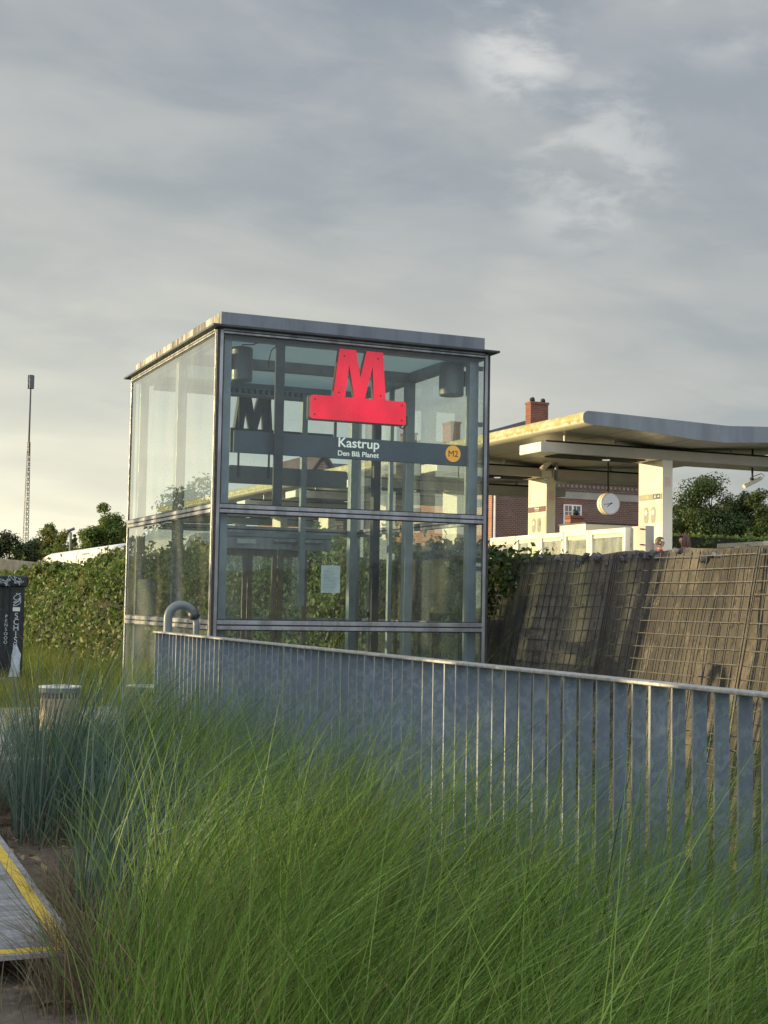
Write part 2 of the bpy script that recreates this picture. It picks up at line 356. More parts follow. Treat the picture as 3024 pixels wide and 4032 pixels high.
def np_mesh(name, V, Fq, v, m, parent=None, org=(0, 0, 0), smooth=True, mats=None, midx=None, **k):
    """big quad meshes: V (n,3), Fq (f,4), v per-face value"""
    off = np.array(parent['org'] if parent is not None else org, float)
    me = bpy.data.meshes.new(name); V = np.asarray(V, np.float32) - off.astype(np.float32); Fq = np.asarray(Fq, np.int32)
    me.vertices.add(len(V)); me.vertices.foreach_set('co', V.ravel())
    me.loops.add(Fq.size); me.loops.foreach_set('vertex_index', Fq.ravel())
    me.polygons.add(len(Fq)); me.polygons.foreach_set('loop_start', np.arange(0, Fq.size, Fq.shape[1], dtype=np.int32))
    me.polygons.foreach_set('loop_total', np.full(len(Fq), Fq.shape[1], np.int32))
    for q in (mats or [m]): me.materials.append(q)
    if midx is not None: me.polygons.foreach_set('material_index', np.asarray(midx, np.int32))
    me.polygons.foreach_set('use_smooth', np.full(len(Fq), smooth))
    me.update(calc_edges=True)
    if v is not None:
        a = me.attributes.new('v', 'FLOAT', 'FACE'); a.data.foreach_set('value', np.asarray(v, np.float32))
    o = bpy.data.objects.new(name, me); C.objects.link(o)
    if parent is not None: o.parent = parent; o['org'] = parent['org']
    else: o.location = tuple(off); o['org'] = tuple(off)
    return tag(o, **k)
def leaves(P, nrm, size, rs, spread=.8, aspect=.62):
    """leaf-shaped quads at points P, facing roughly nrm"""
    n = len(P); nrm = np.broadcast_to(nrm, (n, 3))
    d = nrm + rs.normal(0, spread, (n, 3)); d /= np.linalg.norm(d, axis=1, keepdims=True)
    r = rs.normal(0, 1, (n, 3)); a = np.cross(d, r); a /= np.linalg.norm(a, axis=1, keepdims=True); b = np.cross(d, a)
    s = np.broadcast_to(size, (n,)) * rs.uniform(.65, 1.35, n)
    a = a*s[:, None]*.5; b = b*s[:, None]*.5*aspect; d = d*s[:, None]*.12
    V = np.stack([P-a, P-b*.9+d+a*.15, P+a, P+b*.9+d+a*.15], 1).reshape(-1, 3)
    return V, np.arange(4*n).reshape(n, 4)
def fbm(x, y, seed, octs=4):
    r = np.random.RandomState(seed); o = np.zeros(np.broadcast(x, y).shape)
    for k in range(octs):
        for _ in range(4):
            a, b, c = r.uniform(-1, 1), r.uniform(-1, 1), r.uniform(0, 6.28)
            o += np.sin((x*a + y*b)*2**k + c)*.5**k
    return o/4
def blades(base, L, lean, bend, w, rs, seg=5, twist=.6):
    """ribbon grass: base (n,3), L lengths, lean (n,2) horizontal tip shift / length, bend droop, w widths"""
    n = len(base); tt = np.linspace(0, 1, seg+1)
    az = rs.uniform(0, np.pi, n); side = np.stack([np.cos(az), np.sin(az), np.zeros(n)], 1)
    V = np.zeros((n, seg+1, 2, 3))
    for i, t_ in enumerate(tt):
        h = (t_*.35 + t_**2*.65)
        c = np.stack([base[:, 0] + lean[:, 0]*L*h, base[:, 1] + lean[:, 1]*L*h, base[:, 2] + L*(t_ - bend*t_**2.4)], 1)
        ww = (w*(1 - t_**1.8)*(.75+.25*min(1, t_*4)) + w*.06)[:, None]*.5
        V[:, i, 0] = c - side*ww; V[:, i, 1] = c + side*ww
    idx = np.arange(n*(seg+1)*2).reshape(n, seg+1, 2)
    Fq = np.stack([idx[:, :-1, 0], idx[:, :-1, 1], idx[:, 1:, 1], idx[:, 1:, 0]], -1).reshape(-1, 4)
    return V.reshape(-1, 3), Fq, seg
def text_mesh(body, size, loc, m, name, parent, rotx=R(90), rotz=0, extrude=.001, align='LEFT', xs=1.0, bold=0.):
    cu = bpy.data.curves.new('lettering', 'FONT'); cu.body = body; cu.size = size; cu.extrude = extrude; cu.align_x = align; cu.offset = bold
    ob = bpy.data.objects.new('lettering', cu); C.objects.link(ob)
    me = bpy.data.meshes.new_from_object(ob.evaluated_get(bpy.context.evaluated_depsgraph_get()))
    bpy.data.objects.remove(ob); bpy.data.curves.remove(cu)
    off = Vector(parent['org'])
    mt = Matrix.Translation(Vector(loc)-off) @ Matrix.Rotation(rotz, 4, 'Z') @ Matrix.Rotation(rotx, 4, 'X') @ Matrix.Diagonal((xs, 1, 1, 1))
    me.transform(mt); me.materials.clear(); me.materials.append(m); me.name = name
    o = bpy.data.objects.new(name, me); C.objects.link(o); o.parent = parent; o['org'] = parent['org']; return o
def copy_tree(o, parent=None):
    c = o.copy(); C.objects.link(c)
    if parent is not None: c.parent = parent
    for ch in list(o.children): copy_tree(ch, c)
    return c

# ------------------------------------------------------------------ ground
m, t, o = material('rough_grass_soil')
c = mix(t, rng(t, noise(t, .35, 6, .6), .4, .6), (.055, .075, .02), (.085, .085, .03))
c = mix(t, rng(t, noise(t, 6, 5, .65), .45, .7), c, (.05, .05, .022))
principled(t, o, c, .95, 0, bump(t, noise(t, 22, 4), .6, .03)); M['ground'] = m
mb = MB(); tx0_, tx1_, ty0_, ty1_ = 2.78, 6.3, -6, 11.2
for (xa, ya, xb, yb) in ((-900, -300, tx0_, 1600), (tx1_, -300, 900, 1600), (tx0_, -300, tx1_, ty0_), (tx0_, ty1_, tx1_, 1600)):
    mb.add([(xa, ya, -.02), (xb, ya, -.02), (xb, yb, -.02), (xa, yb, -.02)], [(0, 1, 2, 3)], M['ground'])
mb.build('ground', kind='structure')
# planting bed and trodden soil in the foreground
m, t, o = material('trodden_soil')
c = mix(t, rng(t, noise(t, 2.2, 6, .6), .38, .62), (.135, .11, .088), (.075, .06, .046))
c = mix(t, rng(t, noise(t, 17, 5, .7), .5, .72), c, (.21, .17, .12))
principled(t, o, c, .95, 0, bump(t, noise(t, 30, 6, .7), .8, .02)); M['soil'] = m
rs = np.random.RandomState(3)
gx, gy = np.meshgrid(np.linspace(-7, 2.777, 70), np.linspace(-1, 12.6, 100))
gz = fbm(gx*1.9, gy*1.9, 8)*.022 + fbm(gx*9, gy*9, 9, 2)*.006
V = np.stack([gx, gy, gz+.0], -1).reshape(-1, 3); ii = np.arange(100*70).reshape(100, 70)
Fq = np.stack([ii[:-1, :-1], ii[:-1, 1:], ii[1:, 1:], ii[1:, :-1]], -1).reshape(-1, 4)
np_mesh('planting_bed', V, Fq, None, M['soil'], kind='structure')
M['paving'] = mat('pale_concrete_paving', (.33, .32, .30), (.25, .245, .235), 1.3, .85, 0, .2, 30)
mb = MB(); mb.box((-30, 12.6, -.015), (6.0, 18.6, .02), M['paving']); mb.build('pavement', kind='structure')
mb = MB(); mb.add([(2.78, -6, -.62), (6.3, -6, -.62), (6.3, 8.5, -.60), (2.78, 8.5, -.60), (6.3, 11.2, -.01), (2.78, 11.2, -.01), (6.3, 12.7, -.005), (2.78, 12.7, -.005)], [(0, 1, 2, 3), (3, 2, 4, 5), (5, 4, 6, 7)], M['paving'])
mb.add([(2.779, -6, -.65), (2.779, 11.2, -.65), (2.779, 11.2, .02), (2.779, -6, .02)], [(0, 1, 2, 3)], M['paving']); mb.build('ramp_path', kind='structure')
# raised track bed behind the retaining wall
mb = MB()
mb.prism([(6.75, -.3), (7.0, 1.72), (60, 1.72), (64, -.3)], -20, 420, M['ground'], 'y'); mb.build('embankment', kind='structure')
M['deck'] = mat('platform_concrete', (.36, .34, .31), (.30, .285, .26), .6, .8)
mb = MB(); mb.box((19.3, 26, 1.3), (25.2, 78, 1.75), M['deck']); mb.build('platform', kind='structure')

# ------------------------------------------------------------------ glass lift tower
X0, X1, Y0, Y1 = 3.405, 6.01, 11.51, 14.65
lift = thing('glass_lift_tower', ((X0+X1)/2, (Y0+Y1)/2, 0), 'square glass lift tower with steel frame and flat zinc roof, behind the railing', 'lift tower')
ZM0, ZM1, ZL0, ZL1, ZT = 2.157, 2.2285, 1.174, 1.252, 3.715
# outer corner posts
for (x, y, sx, sy) in ((X0, Y0, 1, 1), (X1, Y0, -1, 1), (X0, Y1, 1, -1), (X1, Y1, -1, -1)):
    mb = MB(); w = .034
    mb.box((x, y, .05), (x+sx*.026, y+sy*.026, ZT), M['alu_dark'])
    mb.box((x+sx*.026, y-sy*.006, .05), (x+sx*.054, y+sy*.03, ZT), M['alu'])
    mb.box((x-sx*.006, y+sy*.026, .05), (x+sx*.03, y+sy*.056, ZT), M['alu'])
    mb.build('corner_post', lift, bevel=.002)
def hbeam(name, z0, z1):
    h = (z1-z0)
    for side in range(4):
        mb = MB()
        for a, b, mm, out in ((z0, z0+h*.40, 'alu', .012), (z0+h*.40, z0+h*.56, 'alu_dark', .0), (z0+h*.56, z1, 'alu', .009)):
            if side == 0: mb.box((X0+.056, Y0-out, a), (X1-.056, Y0+.03, b), M[mm])
            if side == 1: mb.box((X0-out, Y0+.058, a), (X0+.03, Y1-.058, b), M[mm])
            if side == 2: mb.box((X0+.056, Y1-.03, a), (X1-.056, Y1+out, b), M[mm])
            if side == 3: mb.box((X1-.03, Y0+.058, a), (X1+out, Y1-.058, b), M[mm])
        if side in (0, 1):
            for q in np.linspace(.25, .95, 3):
                zz = z0+h*.48
                if side == 0: mb.box((X0+q*(X1-X0)-.008, Y0-.004, zz-.008), (X0+q*(X1-X0)+.008, Y0+.002, zz+.008), M['steel_dark'])
        mb.build(name, lift, bevel=.002)
hbeam('mid_beam', ZM0, ZM1); hbeam('lower_beam', ZL0, ZL1); hbeam('head_beam', ZT-.032, ZT+.01)
# glass panes
def panes(z0, z1):
    for side in range(4):
        mb = MB(); mm = M['pane_front'] if side in (0, 2) else M['pane']
        if side == 0: mb.box((X0+.056, Y0+.006, z0), (X1-.056, Y0+.016, z1), mm)
        if side == 1: mb.box((X0+.006, Y0+.058, z0), (X0+.016, Y1-.058, z1), mm)
        if side == 2: mb.box((X0+.056, Y1-.016, z0), (X1-.056, Y1-.006, z1), mm)
        if side == 3: mb.box((X1-.016, Y0+.058, z0), (X1-.006, Y1-.058, z1), mm)
        mb.build('glass_pane', lift)
panes(ZM1+.001, ZT-.034); panes(ZL1+.001, ZM0-.001); panes(.08, ZL0-.001)
mb = MB(); mb.box((X0-.02, Y0-.02, .0), (X1+.02, Y1+.02, .055), M['paving']); mb.build('plinth', lift)
# roof: projecting drip plate, upstand fascia, glazed top
mb = MB(); mb.box((X0-.058, Y0-.075, ZT+.012), (X1+.060, Y0+.10, ZT+.032), M['steel_dark']); mb.box((X0-.058, Y1-.10, ZT+.012), (X1+.060, Y1+.075, ZT+.032), M['steel_dark'])
mb.box((X0-.058, Y0+.10, ZT+.012), (X0+.10, Y1-.10, ZT+.032), M['steel_dark']); mb.box((X1-.10, Y0+.10, ZT+.012), (X1+.060, Y1-.10, ZT+.032), M['steel_dark'])
mb.build('drip_plate', lift, bevel=.002)
e = .04
mb = MB(); za, zb = ZT+.033, 3.875
mb.box((X0+e, Y0+e, za), (X1-e, Y0+e+.02, zb), M['fascia']); mb.box((X0+e, Y1-e-.02, za), (X1-e, Y1-e, zb), M['fascia'])
mb.box((X0+e, Y0+e+.02, za), (X0+e+.02, Y1-e-.02, zb), M['fascia_stain']); mb.box((X1-e-.02, Y0+e+.02, za), (X1-e, Y1-e-.02, zb), M['fascia'])
mb.build('roof_fascia', lift, bevel=.003)
mb = MB(); mb.box((X0+.1, Y0+.1, ZT+.05), (X1-.1, Y1-.1, ZT+.07), M['roof_glass']); mb.build('roof_panel', lift)
for z0_, z1_ in ((ZM1+.001, ZT-.034), (ZL1+.001, ZM0-.001), (.08, ZL0-.001)):
    mb = MB(); w_ = .009
    for (a0, a1, b0, b1) in ((X0+.0565, X0+.0565+w_, z0_, z1_), (X1-.0565-w_, X1-.0565, z0_, z1_), (X0+.0655, X1-.0655, z0_, z0_+w_), (X0+.0655, X1-.0655, z1_-w_, z1_)): mb.box((a0, Y0+.002, b0), (a1, Y0+.0055, b1), M['alu_dark'])
    mb.build('gasket', lift)
    mb = MB()
    for (a0, a1, b0, b1) in ((Y0+.0585, Y0+.0585+w_, z0_, z1_), (Y1-.0585-w_, Y1-.0585, z0_, z1_), (Y0+.0675, Y1-.0675, z0_, z0_+w_), (Y0+.0675, Y1-.0675, z1_-w_, z1_)): mb.box((X0+.002, a0, b0), (X0+.0055, a1, b1), M['alu_dark'])
    mb.build('gasket', lift)
# inner steel frame
ip = [(X0+.115, Y0+.14), (X1-.115, Y0+.14), (X0+.115, Y1-.12), (X1-.115, Y1-.12), (X1-.115, 13.05), (X0+.115, 13.05)]
for x, y in ip:
    MB().box((x-.045, y-.045, .06), (x+.045, y+.045, ZT-.06), M['steel']).build('inner_column', lift, bevel=.004)
for x, y, hw, mm in ((X1-.13, 13.46, .022, 'steel'), (X1-.16, 13.78, .04, 'steel_dark')):
    MB().box((x-hw, y-hw, .06), (x+hw, y+hw, ZT-.06), M[mm]).build('lift_guide', lift, bevel=.003)
MB().box((3.945, Y0+.035, ZM1+.01), (4.027, Y0+.06, ZT-.04), M['steel_dark']).build('reflection_band', lift)  # solid dark bar standing in for a dark reflection band on the front glass
for zz in (1.75, 2.58, 3.08, 3.6):
    MB().box((X1-.072, Y0+.10, zz-.02), (X1-.018, Y0+.14, zz+.02), M['steel']).build('glass_bracket', lift, bevel=.003)
for y in (Y0+.14, 13.05, Y1-.12):
    MB().box((X0+.07, y-.04, ZT-.06), (X1-.07, y+.04, ZT+.04), M['steel']).build('roof_beam', lift, bevel=.004)
for x in (X0+.115, X1-.115):
    mb = MB(); mb.box((x-.04, Y0+.185, ZT-.055), (x+.04, 13.005, ZT+.035), M['steel']); mb.box((x-.04, 13.095, ZT-.055), (x+.04, Y1-.165, ZT+.035), M['steel']); mb.build('roof_beam', lift, bevel=.004)
# cable tray across the back with its row of teeth
mb = MB(); mb.box((X0+.17, Y1-.30, 3.77-.10), (X1-.17, Y1-.20, 3.69-.005), M['steel'])
mb.box((X0+.17, Y1-.32, 3.60), (X1-.17, Y1-.30, 3.62), M['steel'])
for k in range(34): mb.box((X0+.2+k*.066, Y1-.315, 3.62), (X0+.222+k*.066, Y1-.30, 3.67), M['steel_dark'])
mb.box((X0+.17, Y1-.30, 3.58), (X1-.17, Y1-.28, 3.665), M['steel']); mb.build('cable_tray', lift)
# back: door header and sliding glass leaves in bronze frames
mb = MB(); mb.box((4.30, Y1-.20, 2.105), (5.62, Y1-.07, 2.155), M['steel']); mb.box((4.30, Y1-.19, 1.98), (5.62, Y1-.08, 2.104), M['alu'])
mb.box((4.55, Y1-.21, 2.03), (4.75, Y1-.191, 2.08), M['paper']); mb.tube([(4.95, Y1-.22, 2.07), (5.5, Y1-.22, 2.07)], .022, M['alu'], 8); mb.build('door_header', lift, bevel=.003)
for k, x in enumerate((4.36, 4.70, 5.04)):
    mb = MB(); y = Y1-.14 + .03*(k % 2)
    mb.box((x, y, .07), (x+.055, y+.028, 1.975), M['bronze']); mb.box((x+.275, y, .07), (x+.33, y+.028, 1.975), M['bronze'])
    mb.box((x+.055, y, 1.905), (x+.275, y+.028, 1.975), M['bronze']); mb.box((x+.055, y, .07), (x+.275, y+.028, .17), M['bronze'])
    dr = mb.build('door_leaf', lift, bevel=.003)
    MB().box((x+.055, y+.010, .17), (x+.275, y+.018, 1.905), M['pane']).build('door_glass', dr)
mb = MB(); mb.box((X1-.20, 13.80, 1.24), (X1-.15, 13.86, 1.36), M['alu']); mb.box((X1-.215, 13.815, 1.27), (X1-.20, 13.845, 1.33), M['black']); mb.build('door_lock', lift, bevel=.004)
MB().box((5.2, Y1-.36, 1.38), (5.26, Y1-.30, ZT-.06), M['steel']).build('lift_guide', lift)
# low steel plates at the foot of the shaft
MB().box((X1-.5, Y0+.25, .06), (X1-.28, Y0+.28, .85), M['grey_panel']).build('service_panel', lift)
MB().box((X0+.05, 13.6, 1.26), (X0+.07, 14.3, 1.62), M['cyl']).build('service_panel', lift)

# hanging red M sign with its name board
SY = 11.60
ms_ = thing('metro_sign', (4.75, SY+.05, 3.03), 'glowing red letter M on a red bar with station name board behind the front glass', 'sign')
Mp = [(4.497, 3.233), (4.553, 3.655), (4.713, 3.658), (4.758, 3.415), (4.810, 3.658), (4.973, 3.660), (5.006, 3.233)]
mb = MB()
outer = [(4.29, 3.024), (5.206, 3.024), (5.206, 3.233), (5.006, 3.233), (4.973, 3.660), (4.812, 3.660), (4.758, 3.417), (4.711, 3.660), (4.553, 3.660), (4.499, 3.233), (4.29, 3.233)]
# build the M from strips so that its two narrow triangular counters stay open
def strip(poly): mb.prism(poly, SY, SY+.055, M['red'], 'y', M['red_side'])
h1, h2 = (4.648, 3.520), (4.874, 3.527)
strip([(4.499, 3.233), (4.615, 3.233), h1, (4.640, 3.660), (4.553, 3.660)])
strip([h1, (4.703, 3.233), (4.755, 3.233), (4.758, 3.417), (4.711, 3.660), (4.640, 3.660)])
strip([(4.755, 3.233), (4.804, 3.233), h2, (4.884, 3.660), (4.812, 3.660), (4.758, 3.417)])
strip([h2, (4.888, 3.233), (5.006, 3.233), (4.973, 3.660), (4.884, 3.660)])
mb.build('letter', ms_)
def rrect(x0, z0, x1, z1, r, n=4):
    p = []
    for cx, cz, a0 in ((x1-r, z0+r, -90), (x1-r, z1-r, 0), (x0+r, z1-r, 90), (x0+r, z0+r, 180)):
        for k in range(n+1): a = R(a0+90*k/n); p.append((cx+r*math.cos(a), cz+r*math.sin(a)))
    return p
mb = MB(); mb.prism(rrect(4.29, 3.022, 5.206, 3.2325, .022), SY-.001, SY+.054, M['red'], 'y', M['red_side']); mb.build('bar', ms_)
mb = MB(); mb.prism(rrect(4.283, 3.014, 5.212, 3.236, .025), SY+.0545, SY+.075, M['cyl'], 'y'); mb.build('bar_backing', ms_)
for x in (4.56, 4.935):
    MB().tube([(x, SY+.085, 2.88), (x, SY+.085, 3.013)], .014, M['steel_dark'], 8).build('hanger', ms_); MB().tube([(x+.02, SY+.085, 3.6605), (x+.02, SY+.085, ZT+.01)], .014, M['steel_dark'], 8).build('hanger', ms_)
for (q, r_) in ((4.33, 3.06), (5.166, 3.06), (4.33, 3.195), (5.166, 3.195), (4.60, 3.60), (4.925, 3.60), (4.555, 3.27), (4.955, 3.27)):
    MB().lathe([(.001, -.0035), (.007, -.003), (.009, 0)], (q, SY-.001, r_), M['red_side'], 10, 'y').build('screw', ms_)
mb = MB(); cp = [(4.58+.15*q, SY+.1, 3.70-.035*math.sin(q*3.14)) for q in np.linspace(0, 1, 9)]; mb.tube(cp, .007, M['cable'], 6); mb.build('cable', ms_)
mb = MB(); mb.tube([(5.207, SY+.06, 3.12), (5.24, SY+.06, 3.115), (5.25, SY+.07, 3.04), (5.22, SY+.09, 3.0), (5.19, SY+.10, 3.013)], .007, M['cable'], 6); mb.build('cable', ms_)
mb = MB(); mb.box((3.62, SY+.05, 2.690), (5.856, SY+.09, 2.880), M['board']); nb = mb.build('name_board', ms_, bevel=.003)
text_mesh('Kastrup', .118, (4.572, SY+.0488, 2.795), M['letter'], 'lettering', nb, xs=1.07, bold=.0014)
text_mesh('Den Blå Planet', .0635, (4.572, SY+.0488, 2.717), M['letter'], 'lettering', nb, xs=1.05, bold=.0007)
mb = MB(); mb.lathe([(.001, -.003), (.076, -.003), (.076, 0)], (5.708, SY+.0488, 2.797), M['orange'], 32, 'y'); mb.build('line_disc', nb)
text_mesh('M2', .082, (5.708, SY+.0445, 2.769), M['black'], 'lettering', nb, align='CENTER')
# second sign at the back, seen from behind
BY = 14.40
bs_ = thing('metro_sign', (4.7, BY, 2.66), 'dark unlit back of a second letter M sign with boards, at the rear glass', 'sign')
mb = MB(); sx_ = .83
def tr(p): return (4.69+(p[0]-4.755)*sx_, 3.255+(p[1]-3.233)*.80)
h1, h2 = tr((4.648, 3.520)), tr((4.874, 3.527))
for poly in ([(4.499, 3.233), (4.615, 3.233), (4.648, 3.52), (4.640, 3.660), (4.553, 3.660)], [(4.648, 3.52), (4.703, 3.233), (4.755, 3.233), (4.758, 3.417), (4.711, 3.660), (4.640, 3.660)],
             [(4.755, 3.233), (4.804, 3.233), (4.874, 3.527), (4.884, 3.660), (4.812, 3.660), (4.758, 3.417)], [(4.874, 3.527), (4.888, 3.233), (5.006, 3.233), (4.973, 3.660), (4.884, 3.660)]):
    mb.prism([tr(p) for p in poly], BY, BY+.09, M['board_back'], 'y')
mb.build('letter', bs_)
MB().box((4.43, BY, 2.995), (5.60, BY+.06, 3.2545), M['board_back']).build('name_board', bs_, bevel=.003)
MB().prism(rrect(4.42, 2.672, 5.765, 2.855, .02), BY-.01, BY+.10, M['cyl'], 'y').build('lower_board', bs_)
for x in (4.52, 4.86):
    MB().tube([(x, BY-.012, 2.73), (x, BY-.012, 3.68)], .012, M['steel_dark'], 8).build('hanger', bs_)
# lamp drums in the two upper corners
for (x, y, zt, lab) in ((3.775, 11.98, 3.665, 'grey cylindrical lamp drum hanging in the upper left corner of the lift tower'), (5.775, 11.84, 3.68, 'grey cylindrical lamp drum hanging near the upper right front corner of the glass tower')):
    dl = thing('lamp_drum', (x, y, zt-.30), lab, 'lamp', 'lamp drums inside the lift tower')
    zt = min(zt, 3.66)
    MB().lathe([(.088 if x < 4.7 else .108, -.30), (.095 if x < 4.7 else .116, -.29), (.095 if x < 4.7 else .116, -.012), (.088 if x < 4.7 else .108, 0)], (x, y, zt), M['cyl'], 28).build('drum', dl, smooth=False)
    mb = MB(); s_ = 1 if x > 4.7 else -1
    mb.box((x+s_*.124, y-.03, zt-.20), (x+s_*.15, y+.03, zt-.06), M['steel']); mb.build('bracket', dl)
    mb = MB(); mb.tube([(x-.02, y, zt), (x, y-.02, zt+.025), (x+.09, y-.03, zt+.03), (x+.13, y-.03, zt+.05)], .006, M['cable'], 6); mb.build('cable', dl)
mb = MB(); mb.tube([(4.05, 11.75, 3.70), (4.02, 11.75, 3.66), (3.97, 11.75, 3.62), (3.95, 11.76, 3.52), (3.955, 11.76, 3.46)], .005, M['cable'], 6)
mb.build('loose_cable', org=(4.0, 11.75, 3.7), label='thin black loose cable dangling from the lift tower ceiling on the left', cat='cable')
nt_ = thing('notice', (4.483, 11.53, 1.5), 'pale faded paper notice taped inside the front glass', 'notice')
MB().box((4.394, 11.5275, 1.50), (4.572, 11.530, 1.738), M['paper']).build('sheet', nt_)
mb = MB()
for k in range(13): mb.box((4.415, 11.5265, 1.695-.0125*k), (4.415+(.05 if k == 0 else random.Random(k).uniform(.09, .135)), 11.5273, 1.698-.0125*k), M['ink'])
mb.build('print', nt_)

# ------------------------------------------------------------------ galvanised railing
P0 = Vector((2.694, 10.446, 1.17)); ST = Vector((-.00232, -.10998, 0)); NP = 74
rail = thing('railing', (2.62, 6.6, 0), 'long galvanised railing of flat upright blades under a thin top rail', 'railing')
a_, b_ = P0-ST*.35, P0+ST*(NP-.4)
mb = MB(); mb.prism([(-.034, 0), (.034, 0), (.034, .012), (-.034, .012)], 0, 1, M['galv_plain'], 'y')
mb.v = [(a_.x+(b_.x-a_.x)*v[1]+v[0], a_.y+(b_.y-a_.y)*v[1], 1.166+v[2]) for v in mb.v]
mb.build('top_rail', rail, bevel=.003)
mb = MB(); mb.prism([(-.028, 0), (.028, 0), (.028, .012), (-.028, .012)], 0, 1, M['galv'], 'y')
mb.v = [(a_.x+(b_.x-a_.x)*v[1]+v[0], a_.y+(b_.y-a_.y)*v[1], .10+v[2]) for v in mb.v]
mb.build('bottom_rail', rail)
rz = math.atan2(-ST.x, ST.y) + math.pi
rnd = random.Random(5)
def proto(name, w, th, z0):
    mb = MB(); mb.box((-w/2+.0012, -th/2, z0), (w/2-.0012, th/2, 1.1655), M['galv']); mb.box((-w/2, -th/2+.0004, z0), (-w/2+.0011, th/2-.0004, 1.1655), M['zinc_lit_edge']); o = mb.build(name, None, bevel=.0015); o.parent = rail; o['org'] = rail['org']; return o
pk, ps = proto('picket', .0515, .0085, .112), proto('post', .062, .014, -.02)
for k in range(NP):
    p = P0 + ST*k
    src = ps if k % 11 == 6 else pk
    q = src if (src is pk and k == 0) or (src is ps and k == 6) else src.copy()
    if q is not src: C.objects.link(q); q.parent = rail
    q.location = (p.x-2.62, p.y-6.6, 0); q.rotation_euler = (0, 0, rnd.gauss(0, .035))
# swan-neck tube behind the railing's end
sn = thing('swan_neck_pipe', (2.842, 10.75, 0), 'grey steel pipe bent over like a swan neck at the railing end', 'pipe')
cc = Vector((2.946, 10.75, 1.272)); rr_ = .104
path = [(2.842, 10.75, .0), (2.842, 10.75, .6), (2.842, 10.75, 1.2)] + [(cc.x-rr_*math.cos(a), 10.75, cc.z+rr_*math.sin(a)) for a in np.linspace(0, R(152), 15)]
MB().tube(path, .0335, M['cyl'], 18).build('tube', sn, smooth=True)
ex = Vector((cc.x-rr_*math.cos(R(152)), 10.75, cc.z+rr_*math.sin(R(152))))
MB().tube([ex+Vector((-.004, 0, .01)), ex+Vector((.02, .0, -.04)), ex+Vector((.024, 0, -.05))], [.041, .043, .03], M['steel_dark'], 14).build('coupling', sn, smooth=True)
MB().tube([ex+Vector((.024, 0, -.045)), ex+Vector((.03, .0, -.10)), ex+Vector((.03, 0, -1.25))], .024, M['cyl'], 12).build('stub', sn, smooth=True)

# ------------------------------------------------------------------ retaining wall in wire mesh
rw = thing('retaining_wall', (6.4, 8, 0), 'steep brown retaining wall faced with fabric and rusty wire mesh', 'wall')
m, t, o = material('stained_wall_fabric')
c = mix(t, rng(t, noise(t, 1.3, 5, .58, (1, 1, .34)), .40, .62), (.125, .110, .092), (.048, .044, .040))
c = mix(t, rng(t, noise(t, 4.5, 6, .68, (1, 1, .55)), .50, .70), c, (.175, .150, .120))
c = mix(t, mul(t, rng(t, noise(t, .9, 4, .55, (1, 1, .4)), .55, .7), .4), c, (.06, .068, .038))
c = mix(t, mul(t, rng(t, noise(t, 11, 5, .7, (1, 1, .8)), .56, .66), .8), c, (.028, .026, .024))
c = mix(t, mul(t, rng(t, noise(t, 7, 6, .7, (1, 1, .7)), .60, .70), .7), c, (.27, .24, .19))
hh = N(t, 'ShaderNodeMath', operation='ADD'); t.links.new(noise(t, 9, 6, .65), hh.inputs[0]); t.links.new(noise(t, 40, 4, .6), hh.inputs[1])
principled(t, o, c, .92, 0, bump(t, hh.outputs[0], .6, .03)); M['wallface'] = m
ny, nz_ = 240, 60
yy, zz = np.meshgrid(np.linspace(.5, 13.2, ny), np.linspace(-.75, 1.875, nz_))
bul = fbm(yy*3.2, zz*3.5, 21, 5)*.032 + np.abs(np.sin(yy*math.pi/.52+fbm(yy, zz*2, 4)*2))*.006
top = np.clip((zz-1.66)/.18, 0, 1)
V = np.stack([6.2+.2*zz-bul, yy, zz + top*fbm(yy*7, zz*0, 31, 4)*.02], -1).reshape(-1, 3); ii = np.arange(ny*nz_).reshape(nz_, ny)
Fq = np.stack([ii[:-1, :-1], ii[:-1, 1:], ii[1:, 1:], ii[1:, :-1]], -1).reshape(-1, 4)
np_mesh('stone_face', V, Fq, None, M['wallface'], rw)
mb = MB(); mb.prism([(6.36, -.7), (6.36, .3), (6.62, 1.70), (7.3, 1.74), (7.3, -.7)], .5, 13.2, M['soil'], 'y'); mb.build('backfill', rw)
# broken grey edge along the top
M['rubble'] = mat('blue_grey_rubble', (.15, .155, .165), (.055, .055, .058), 14, .9, 0, .9, 40)
rs = np.random.RandomState(12); mb = MB()
for k in range(330):
    y = rs.uniform(.6, 11.6); s = rs.uniform(.014, .045); cx = 6.57+rs.uniform(-.03, .14); cz = 1.845+rs.uniform(-.07, .03)
    vs, fs = [], []
    for i in range(4):
        th_ = math.pi*(i+.5)/4
        for j in range(7):
            ph = 2*math.pi*j/7; q = s*rs.uniform(.7, 1.2)
            vs.append((cx+q*math.sin(th_)*math.cos(ph), y+q*1.5*math.sin(th_)*math.sin(ph), cz+q*.8*math.cos(th_)))
    for i in range(3):
        for j in range(7): fs.append((i*7+j, i*7+(j+1) % 7, (i+1)*7+(j+1) % 7, (i+1)*7+j))
    fs.append(tuple(range(7))); fs.append(tuple(range(21, 28))); mb.add(vs, fs, M['rubble'])
mb.build('broken_edge', rw)
M['wire'] = mat('rusty_wire', (.060, .063, .070), (.055, .047, .040), 9, .55, .4)
def wpt(y, z, out=.045): return (6.2+.2*z-out, y, z)
rs = np.random.RandomState(5)
